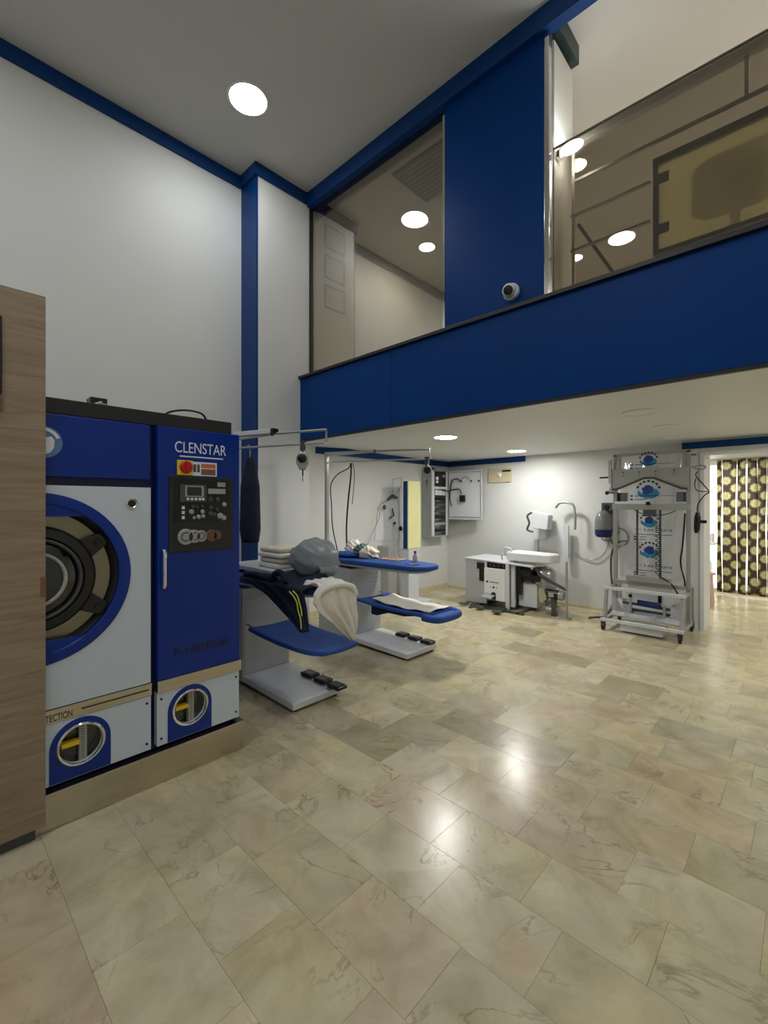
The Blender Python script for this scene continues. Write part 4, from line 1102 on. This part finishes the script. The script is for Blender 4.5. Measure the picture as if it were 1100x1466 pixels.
hp = [(-1.80 + .11 * math.cos(a_ / 6), 6.38 - .002 * a_, 1.02 + .12 * math.sin(a_ / 6)) for a_ in range(-6, 50)]
hose(hp, 'coiled grey air tube hanging behind the left post of the bagging machine', .007, 'dgrey')

# ================================================================== BAGGING MACHINE
BX0, BX1, BYF, BYR = -1.73, -.975, 5.50, 5.95
t = thing('bagging_machine', ((BX0 + BX1) / 2, 5.75, 0), 'grey wheeled garment bagging frame with printed clear film and air hoses', 'bagging machine')
bg = t
for x in (BX0, BX1):
    obj('upright', MB().box(x - .022, x + .022, BYR - .02, BYR + .02, .10, 2.055), 'alu', t, bevel=.003)
    obj('rear_leg', MB().box(x - .018, x + .018, BYR - .02, 6.14, .08, .12).box(x - .02, x + .02, 6.10, 6.14, .09, .5), 'alu', t)
obj('top_bar', MB().box(BX0 - .02, BX1 + .02, BYR - .02, BYR + .02, 2.03, 2.065), 'alu', t, bevel=.003)
obj('top_cheek', MB().box(BX0 + .022, BX0 + .06, BYR - .03, BYR + .03, 1.85, 2.03), 'alu', t)
obj('top_cheek', MB().box(BX1 - .06, BX1 - .022, BYR - .03, BYR + .03, 1.85, 2.03), 'alu', t)
mx = (BX0 + BX1) / 2
sh = [(BX0 - .03, 1.87), (BX1 + .01, 1.865), (BX1 + .01, 1.62), (BX1 - .06, 1.62), (mx + .05, 1.745), (mx - .05, 1.745), (BX0 + .06, 1.63), (BX0 - .03, 1.62)]
sp = obj('shoulder_plate', MB().prism(sh, 'y', BYR - .075, BYR - .055), 'alu', t, bevel=.003)
obj('seal_edge', MB().tube([(BX0 - .02, BYR - .08, 1.625), (BX0 + .06, BYR - .08, 1.64), (mx - .05, BYR - .08, 1.755), (mx + .05, BYR - .08, 1.755), (BX1 - .06, BYR - .08, 1.63), (BX1, BYR - .08, 1.62)], .013, 8), 'dgrey', sp)
for x in (-1.62, -1.45, -1.28, -1.10):
    obj('bolt', MB().cyl((x, BYR - .076, 1.83), (x, BYR - .084, 1.83), .009, 8).cyl((x, BYR - .076, 1.79), (x, BYR - .084, 1.79), .006, 8), 'dgrey', sp)
obj('centre_bracket', MB().box(mx - .12, mx + .10, BYR - .09, BYR - .076, 1.835, 1.885), 'alu', sp)
obj('swing_arm', MB().prism([(BX0 - .03, 1.68), (BX0 - .055, 1.72), (BX0 - .06, 1.98), (BX0 - .02, 2.0), (BX0 - .015, 1.6), (BX0 - .06, 1.6)], 'y', BYR - .09, BYR - .06), 'alu', t, bevel=.003)
obj('side_pin', MB().cyl((BX0 - .16, BYR - .07, 1.78), (BX0 - .05, BYR - .07, 1.78), .011, 8).cyl((BX1 + .02, BYR, 2.0), (BX1 + .07, BYR, 2.0), .008, 8), 'dgrey', t)
obj('side_knob', MB().sphere((BX0 - .07, BYR - .09, 1.59), .025, (1, 1, 1), 12, 8).cyl((BX0 - .07, BYR - .09, 1.59), (BX0, BYR - .07, 1.59), .008, 8), 'blackplastic', t, smooth=True)
obj('motor_box', MB().box(BX0 + .025, BX0 + .13, BYR - .01, BYR + .05, 1.48, 1.59), 'blackplastic', t, bevel=.004)
obj('motor_box', MB().box(BX1 - .12, BX1 - .025, BYR - .01, BYR + .05, 1.48, 1.59), 'dgrey', t, bevel=.004)
obj('cross_bar', MB().box(BX0 - .01, BX1 + .02, BYR - .10, BYR - .06, 1.385, 1.455), 'alu', t, bevel=.004)
obj('cross_bar_top', MB().box(BX0 + .02, mx + .02, BYR - .095, BYR - .05, 1.456, 1.485), 'white', t)
obj('latch_block', MB().box(mx - .02, mx + .025, BYR - .115, BYR - .10, 1.44, 1.48), 'blackplastic', t)
obj('guide_rod', MB().cyl((-1.47, BYR - .08, .62), (-1.47, BYR - .08, 1.385), .012, 8), 'dgrey', t)
obj('guide_rod', MB().cyl((-1.235, BYR - .08, .60), (-1.235, BYR - .08, 1.385), .013, 8), 'dgrey', t)
hx = [(-1.252 + .026 * math.cos(a_ * .75), BYR - .10 + .026 * math.sin(a_ * .75), 1.22 - .0062 * a_) for a_ in range(0, 96)]
obj('coiled_air_hose', MB().tube(hx, .005, 6), 'blackplastic', t, smooth=True)
obj('hose_tail', MB().tube(smooth_path([(-1.235, BYR - .12, .62), (-1.19, BYR - .13, .61), (-1.12, BYR - .12, .56), (-1.07, BYR - .12, .48), (-1.04, BYR - .12, .42)]), .009, 6), 'blackplastic', t, smooth=True)
obj('valve_head', MB().box(-1.40, -1.27, BYR - .12, BYR - .08, 1.31, 1.385).tube(smooth_path([(-1.5, BYR - .09, 1.385), (-1.42, BYR - .1, 1.345), (-1.36, BYR - .11, 1.335)]), .005, 6).tube(smooth_path([(-1.28, BYR - .1, 1.33), (-1.18, BYR - .1, 1.335), (-1.08, BYR - .09, 1.38)]), .005, 6), 'dgrey', t)
obj('carriage', MB().box(-1.58, -1.12, BYR - .13, BYR - .06, .545, .615), 'alu', t, bevel=.004)
obj('carriage_skirt', MB().box(-1.58, -1.12, BYR - .05, BYR - .03, .26, .545), 'lgrey', t)
obj('low_bar', MB().box(BX0 + .02, BX1 - .02, BYR - .08, BYR - .05, .50, .54), 'alu', t, bevel=.003)
obj('front_bar', MB().box(BX0 - .03, BX1 + .03, 5.585, 5.62, .455, .49), 'lgrey', t, bevel=.004)
for x in (BX0, BX1):
    d = 1 if x == BX0 else -1
    obj('side_frame', MB().prism([(5.585, .10), (5.64, .46), (5.60, .47), (5.50, .10)], 'x', x - .014, x + .014).prism([(5.60, .44), (5.64, .44), (5.95, .44), (5.95, .475), (5.60, .475)], 'x', x - .014, x + .014), 'alu', t, bevel=.002)
    obj('gusset', MB().prism([(x + d * .02, .14), (x + d * .02, .44), (x + d * .18, .14)], 'y', 5.74, 5.75), 'grey', t)
    obj('base_side', MB().box(x - .02, x + .02, 5.50, 6.14, .095, .13), 'alu', t)
obj('base_front', MB().box(BX0 - .03, BX1 + .03, 5.485, 5.52, .10, .135), 'lgrey', t, bevel=.004)
tr = MB()
tr.hexa([(BX0 + .03, 5.68, .14), (BX1 - .03, 5.68, .14), (BX1 - .03, 5.95, .30), (BX0 + .03, 5.95, .30)], [(BX0 + .03, 5.68, .15), (BX1 - .03, 5.68, .15), (BX1 - .03, 5.95, .31), (BX0 + .03, 5.95, .31)])
obj('tray', tr, 'grey', t)
obj('roll_rod', MB().cyl((BX0 + .14, 5.75, .30), (BX1 - .14, 5.75, .285), .016, 10).cyl((BX0 + .2, 5.78, .23), (BX1 - .12, 5.78, .22), .014, 10), 'dgrey', t)
obj('film_core', MB().cyl((-1.43, 5.73, .32), (-1.20, 5.73, .312), .035, 20), 'mblue2', t, smooth='auto', label='dark blue film core')
obj('rod_clip', MB().box(-1.52, -1.495, 5.73, 5.77, .20, .36), 'alu', t)
obj('rod_clip', MB().box(-1.18, -1.155, 5.73, 5.77, .18, .33), 'alu', t)
obj('lock_slot', MB().cyl((-1.55, 5.90, .42), (-1.55, 5.89, .42), .02, 10).cyl((-1.55, 5.90, .36), (-1.55, 5.89, .36), .02, 10).box(-1.26, -1.225, 5.885, 5.895, .32, .44), 'blackplastic', t)
obj('under_box', MB().box(-1.56, -1.14, 5.52, 5.75, .02, .10), 'lgrey', t, bevel=.003)
for x, y in ((BX0, 5.50), (BX1, 5.50), (BX0, 6.12), (BX1, 6.12)):
    c = obj('caster_wheel', MB().cyl((x - .012, y, .04), (x + .012, y, .04), .04, 20), 'rubber', t, smooth='auto')
    obj('caster_fork', MB().box(x - .022, x - .014, y - .02, y + .02, .035, .095).box(x + .014, x + .022, y - .02, y + .02, .035, .095).box(x - .022, x + .022, y - .02, y + .02, .082, .096), 'dgrey', c)
# film
rows = [[(-1.66 + .64 * i / 24, BYR - .045 + .008 * math.sin(i * .9 + j * .25) + .004 * math.sin(i * 2.3), 2.03 - 1.45 * j / 30) for i in range(25)] for j in range(31)]
fm = obj('film_sheet', MB().grid(rows), 'film', t, smooth=True, label='clear printed plastic film')
FY = BYR - .062
def logo(cx, cz, s, top=True):
    rg = random.Random(int(cz * 100))
    low = [(cx + (-.10 + .2 * q / 14) * s, cz + (-.02 - .055 * math.sin(math.pi * q / 14) + rg.uniform(-.012, .006)) * s) for q in range(15)]
    top_ = [(cx + (.09 - .18 * q / 12) * s, cz + (.004 + .02 * math.sin(q * 1.1) + rg.uniform(-.006, .006)) * s) for q in range(13)]
    obj('print_mark', MB().prism(low + top_, 'y', FY, FY + .001), 'logo2', fm)
    pk = [(cx + (.055 * math.cos(2 * math.pi * q / 16) + rg.uniform(-.008, .008)) * s, cz + (.018 + .045 * math.sin(2 * math.pi * q / 16) + rg.uniform(-.01, .01)) * s) for q in range(16)]
    obj('print_mark', MB().prism(pk, 'y', FY - .001, FY), 'logo', fm)
    for k in range(7):
        a0 = 15 + k * 22
        pts = arc(cx, cz, .095 * s, a0, a0 + 14, 3) + arc(cx, cz, .115 * s, a0 + 14, a0, 3)
        obj('print_ray', MB().prism(pts, 'y', FY, FY + .001), 'ink', fm)
logo(-1.36, 1.96, .9); logo(-1.36, 1.60, 1.15); logo(-1.35, 1.25, .9); logo(-1.35, .90, 1.0)
for z in (1.14, .72):
    lettering('film_lettering', 'LeaTriare', .28, .035, (-1.40, FY, z), (1, 0, 0), (0, 0, 1), 'ink', fm, depth=.001)
    lettering('film_lettering', 'W1', .06, .022, (-1.50, FY, z + .005), (1, 0, 0), (0, 0, 1), 'ink', fm, depth=.001)
    b = MB().box(-1.50, -1.12, FY, FY + .001, z - .045, z - .039).box(-1.45, -1.38, FY, FY + .001, z - .075, z - .069).box(-1.51, -1.485, FY, FY + .001, z - .08, z - .063).box(-1.51, -1.485, FY, FY + .001, z - .11, z - .093).box(-1.45, -1.38, FY, FY + .001, z - .104, z - .098)
    obj('print_lines', b, 'ink', fm)
for z in (1.87, 1.50):
    b = MB()
    for k in range(2):
        b.box(-1.55, -1.52, FY, FY + .001, z + .04 * k, z + .018 + .04 * k).box(-1.50, -1.38 + .1 * k, FY, FY + .001, z + .004 + .04 * k, z + .012 + .04 * k)
    b.box(-1.30, -1.10, FY, FY + .001, z + .045, z + .05)
    obj('print_lines', b, 'logo', fm)
obj('power_cable', MB().tube(smooth_path([(BX1 - .03, BYR - .03, 1.35), (BX1 - .05, BYR - .04, 1.0), (BX1 - .07, BYR - .04, .8), (BX1 - .035, BYR - .03, .6), (BX1 - .03, BYR - .03, .5)]), .009, 6), 'blackplastic', t, smooth=True)
# blow gun at the right post
t = thing('air_gun', (-.93, 6.05, 1.35), 'black air gun hanging by its cords right of the bagging machine', 'air gun')
obj('gun_body', MB().tube([(-.905, 6.02, 1.36), (-.905, 6.02, 1.30), (-.91, 6.02, 1.18), (-.915, 6.02, 1.13)], [.018, .032, .03, .018], 10), 'blackplastic', t, smooth='auto')
obj('trigger', MB().box(-.88, -.82, 6.01, 6.03, 1.24, 1.275), 'blackplastic', t, bevel=.004)
obj('cord', MB().tube(smooth_path([(-.905, 6.02, 1.36), (-.90, 6.02, 1.45), (-.84, 6.02, 1.55), (-.80, 6.02, 1.59), (-.86, 6.02, 1.68), (-.92, 6.02, 1.77), (-.90, 6.02, 1.82)]), .006, 6).tube(smooth_path([(-.80, 6.02, 1.59), (-.90, 6.02, 1.60), (-.93, 6.02, 1.66), (-.92, 6.02, 1.74)]), .005, 6), 'blackplastic', t, smooth=True)
obj('holder_ring', MB().tube([(-.88 + .05 * math.cos(a_ * .4), 6.02, 1.86 + .022 * math.sin(a_ * .4)) for a_ in range(16)], .008, 6, closed=True).tube([(-.97, 6.0, 1.87), (-.93, 6.02, 1.865)], .01, 6), 'alu', t, smooth=True)

# ================================================================== ROOM BEYOND THE DOORWAY
t = thing('patterned_curtain', (0, 9.0, 0), 'dark brown curtain printed with pale green rosettes beyond the doorway', 'curtain')
xs0 = -1.10
edges = [-1.10, -1.02, -.84, -.71, -.58, -.48, -.33, -.19, -.04, .12, .30, .5, .7, .95, 1.2, 1.5, 1.75]
for i in range(len(edges) - 1):
    g_ = (.012, .004, .008, .005, .003)[i % 5]
    a, b = edges[i] + g_, edges[i + 1] - g_
    rows = []
    for j in range(25):
        z = 2.17 - (2.17 - .03) * j / 24
        sw_ = .012 * math.sin(j * .35 + i * 1.7)
        pin = .012 * (1 if j > 2 else 0)
        rows.append([(a + (b - a) * k / 8 + sw_ * (k / 8 - .3), 9.0 + .03 * math.sin(k / 8 * math.pi + i * .8) + .008 * math.sin(k * 1.6 + j * .3), z) for k in range(9)])
    obj('curtain_strip', MB().grid(rows), 'curtain', t, smooth=True, solid=.003)
obj('curtain_rod', MB().cyl((-1.3, 9.0, 2.175), (1.78, 9.0, 2.175), .011, 10), 'alu', t)
struct('backlight_panel', MB().box(-1.5, 1.7, YEND - .03, YEND - .005, .05, 2.1), emis('added_backlight', (255, 250, 238), 1.1))  # glowing panel added to brighten the gaps between the curtain strips
struct('wall_beyond_door', MB().box(-1.75, -1.65, YBK + .15, YEND, -0.01, SO), 'wall')
t = thing('bottle_stool', (-1.12, 8.0, 0), 'pinkish beige stool holding a bottle, just inside the doorway on its left', 'stool')
obj('seat', MB().cyl((-1.10, 7.9, .44), (-1.10, 7.9, .47), .13, 24), 'pinkcloth', t, bevel=.005)
for a_ in (45, 135, 225, 315):
    c_, s_ = math.cos(R(a_)), math.sin(R(a_))
    obj('leg', MB().cyl((-1.10 + .12 * c_, 7.9 + .12 * s_, 0), (-1.10 + .09 * c_, 7.9 + .09 * s_, .44), .022, 10), 'pinkcloth', t)
t = thing('detergent_bottle', (-1.08, 7.9, .47), 'clear plastic bottle with a large red cap standing on the stool beyond the doorway', 'bottle')
obj('bottle_body', MB().lathe((-1.09, 7.88, .4705), (0, 0, 1), [(0.001, 0), (.07, 0), (.078, .02), (.078, .14), (.05, .20), (.045, .24)], 24), 'bottle', t, smooth='auto')
obj('red_cap', MB().lathe((-1.09, 7.88, .71), (0, 0, 1), [(.05, 0), (.055, .01), (.05, .12), (0.001, .13)], 24), 'red', t, smooth='auto')
t = thing('white_box', (-1.3, 8.2, .9), 'white carton on a wall shelf behind the red capped bottle', 'box')
obj('carton', MB().box(-1.30, -1.08, 8.45, 8.65, .86, 1.0), 'white', t, bevel=.003)
t = thing('wall_shelf', (-1.4, 8.5, .84), 'white bracket shelf beyond the doorway carrying a white carton', 'shelf')
obj('shelf_board', MB().box(-1.65, -1.05, 8.40, 8.70, .83, .859), 'white', t, bevel=.002)
obj('shelf_bracket', MB().prism([(-1.65, .83), (-1.65, .65), (-1.45, .83)], 'y', 8.54, 8.56), 'alu', t)

# ================================================================== MEZZANINE THINGS
t = thing('security_camera', (-1.72, YW - .06, 3.12), 'white dome security camera with black lens on the blue upper panel', 'camera')
cc = Vector((-1.715, YW - .02, 3.135)); cd = Vector((.3, -1, -.35)).normalized()
obj('base', MB().lathe(cc, (0, -1, 0), [(.066, 0), (.066, .025), (.058, .035), (0.001, .035)], 32), 'white', t, smooth='auto')
obj('housing', MB().sphere(cc + Vector((0, -.045, 0)), .055, (1, 1, 1), 28, 16), 'white', t, smooth=True)
obj('lens', MB().lathe(cc + Vector((0, -.045, 0)) + cd * .043, cd, [(.036, 0), (.036, .012), (.028, .016), (0.001, .014)], 28), 'blackplastic', t, smooth='auto')

# metal railing just behind the glass
RY = 3.52
t = thing('metal_railing', (-.2, RY, LEDGE - .06), 'grey metal stair railing with three bars behind the glass balustrade', 'railing')
def rz(v): return v
obj('post', MB().box(-1.335, -1.312, RY - .012, RY + .012, LEDGE - .06, 4.20), 'alu', t, bevel=.003)
obj('post', MB().box(-.29, -.267, RY - .012, RY + .012, 3.93, 4.20), 'alu', t, bevel=.003)
obj('post', MB().box(.80, .84, RY - .02, RY + .02, LEDGE - .06, 4.20), 'alu', t, bevel=.003)
obj('hand_rail', MB().box(-1.36, 1.7, RY - .03, RY + .03, 4.20, 4.25), 'alu', t, bevel=.005)
obj('bar', MB().box(-1.345, 1.7, RY - .01, RY + .01, 3.935, 3.955), 'alu', t)
obj('bar', MB().box(-1.345, -.80, RY - .012, RY + .012, 3.675, 3.692), 'alu', t)
obj('bar', MB().box(-1.345, -.80, RY - .012, RY + .012, 3.405, 3.422), 'alu', t)
obj('stay', MB().tube([(-1.30, RY + .03, 3.62), (-1.05, RY + .03, 3.16)], .012, 6), 'dgrey', t)

RS = RY + .09
t = thing('framed_screen', (-.1, RS, 3.25), 'metal framed pale yellowish screen clamped behind the glass balustrade at right', 'screen')
obj('frame', MB().box(-.80, -.765, RS - .025, RS + .025, 3.22, 3.84).box(-.80, 1.2, RS - .025, RS + .025, 3.84, 3.88).box(-.80, 1.2, RS - .025, RS + .025, 3.20, 3.23), 'dgrey', t, bevel=.003)
obj('infill', MB().box(-.765, 1.2, RS - .006, RS + .006, 3.23, 3.84), 'frost', t, label='pale yellowish frosted infill')
obj('clamp', MB().box(-.79, -.70, RS - .035, RS - .026, 3.68, 3.75), 'dgrey', t, bevel=.003)
obj('clamp', MB().box(-.79, -.70, RS - .035, RS - .026, 3.33, 3.40), 'dgrey', t, bevel=.003)

t = thing('office_chair', (-.38, 3.95, LEDGE - .06), 'dark rounded chair back seen through the pale screen on the mezzanine', 'chair')
obj('backrest', MB().prism(rounded([(-.62, 3.45), (-.12, 3.45), (-.12, 3.88), (-.62, 3.88)], .14), 'y', 3.83, 3.88), 'dgrey', t, bevel=.015)
obj('seat', MB().box(-.60, -.14, 3.88, 4.33, 3.30, 3.37), 'dgrey', t, bevel=.02)
obj('back_support', MB().box(-.40, -.34, 3.885, 3.92, 3.30, 3.55), 'blackplastic', t)
for a_, b_ in ((-.57, 3.92), (-.17, 3.92), (-.57, 4.29), (-.17, 4.29)):
    obj('leg', MB().cyl((a_, b_, LEDGE - .06), (a_, b_, 3.30), .014, 8), 'blackplastic', t)

for k, z in enumerate((4.80, 4.42, 4.05)):
    tt = thing('wall_notice', (-4.37, 3.68, z), ['uppermost', 'middle', 'lowest'][k] + ' of three framed notices behind the reflective upper window', 'notice', 'framed notices')
    obj('paper', MB().box(-4.37, -4.365, 3.53, 3.83, z - .13, z + .13), 'paper', tt)
    obj('frame', MB().box(-4.37, -4.36, 3.515, 3.53, z - .145, z + .145).box(-4.37, -4.36, 3.83, 3.845, z - .145, z + .145).box(-4.37, -4.36, 3.53, 3.83, z + .13, z + .145).box(-4.37, -4.36, 3.53, 3.83, z - .145, z - .13), 'dgrey', tt)
t = thing('ceiling_cassette', (-3.0, 4.0, H), 'flat grey air conditioning cassette in the ceiling behind the reflective upper window', 'air conditioner')
obj('cassette_plate', MB().box(-3.40, -2.50, 3.70, 4.32, H - .03, H), 'screen', t, bevel=.006)
obj('louvres', (lambda b: [b.box(-3.34, -2.56, 3.74 + .06 * q, 3.755 + .06 * q, H - .036, H - .03) for q in range(10)] and b)(MB()), 'alu', t)
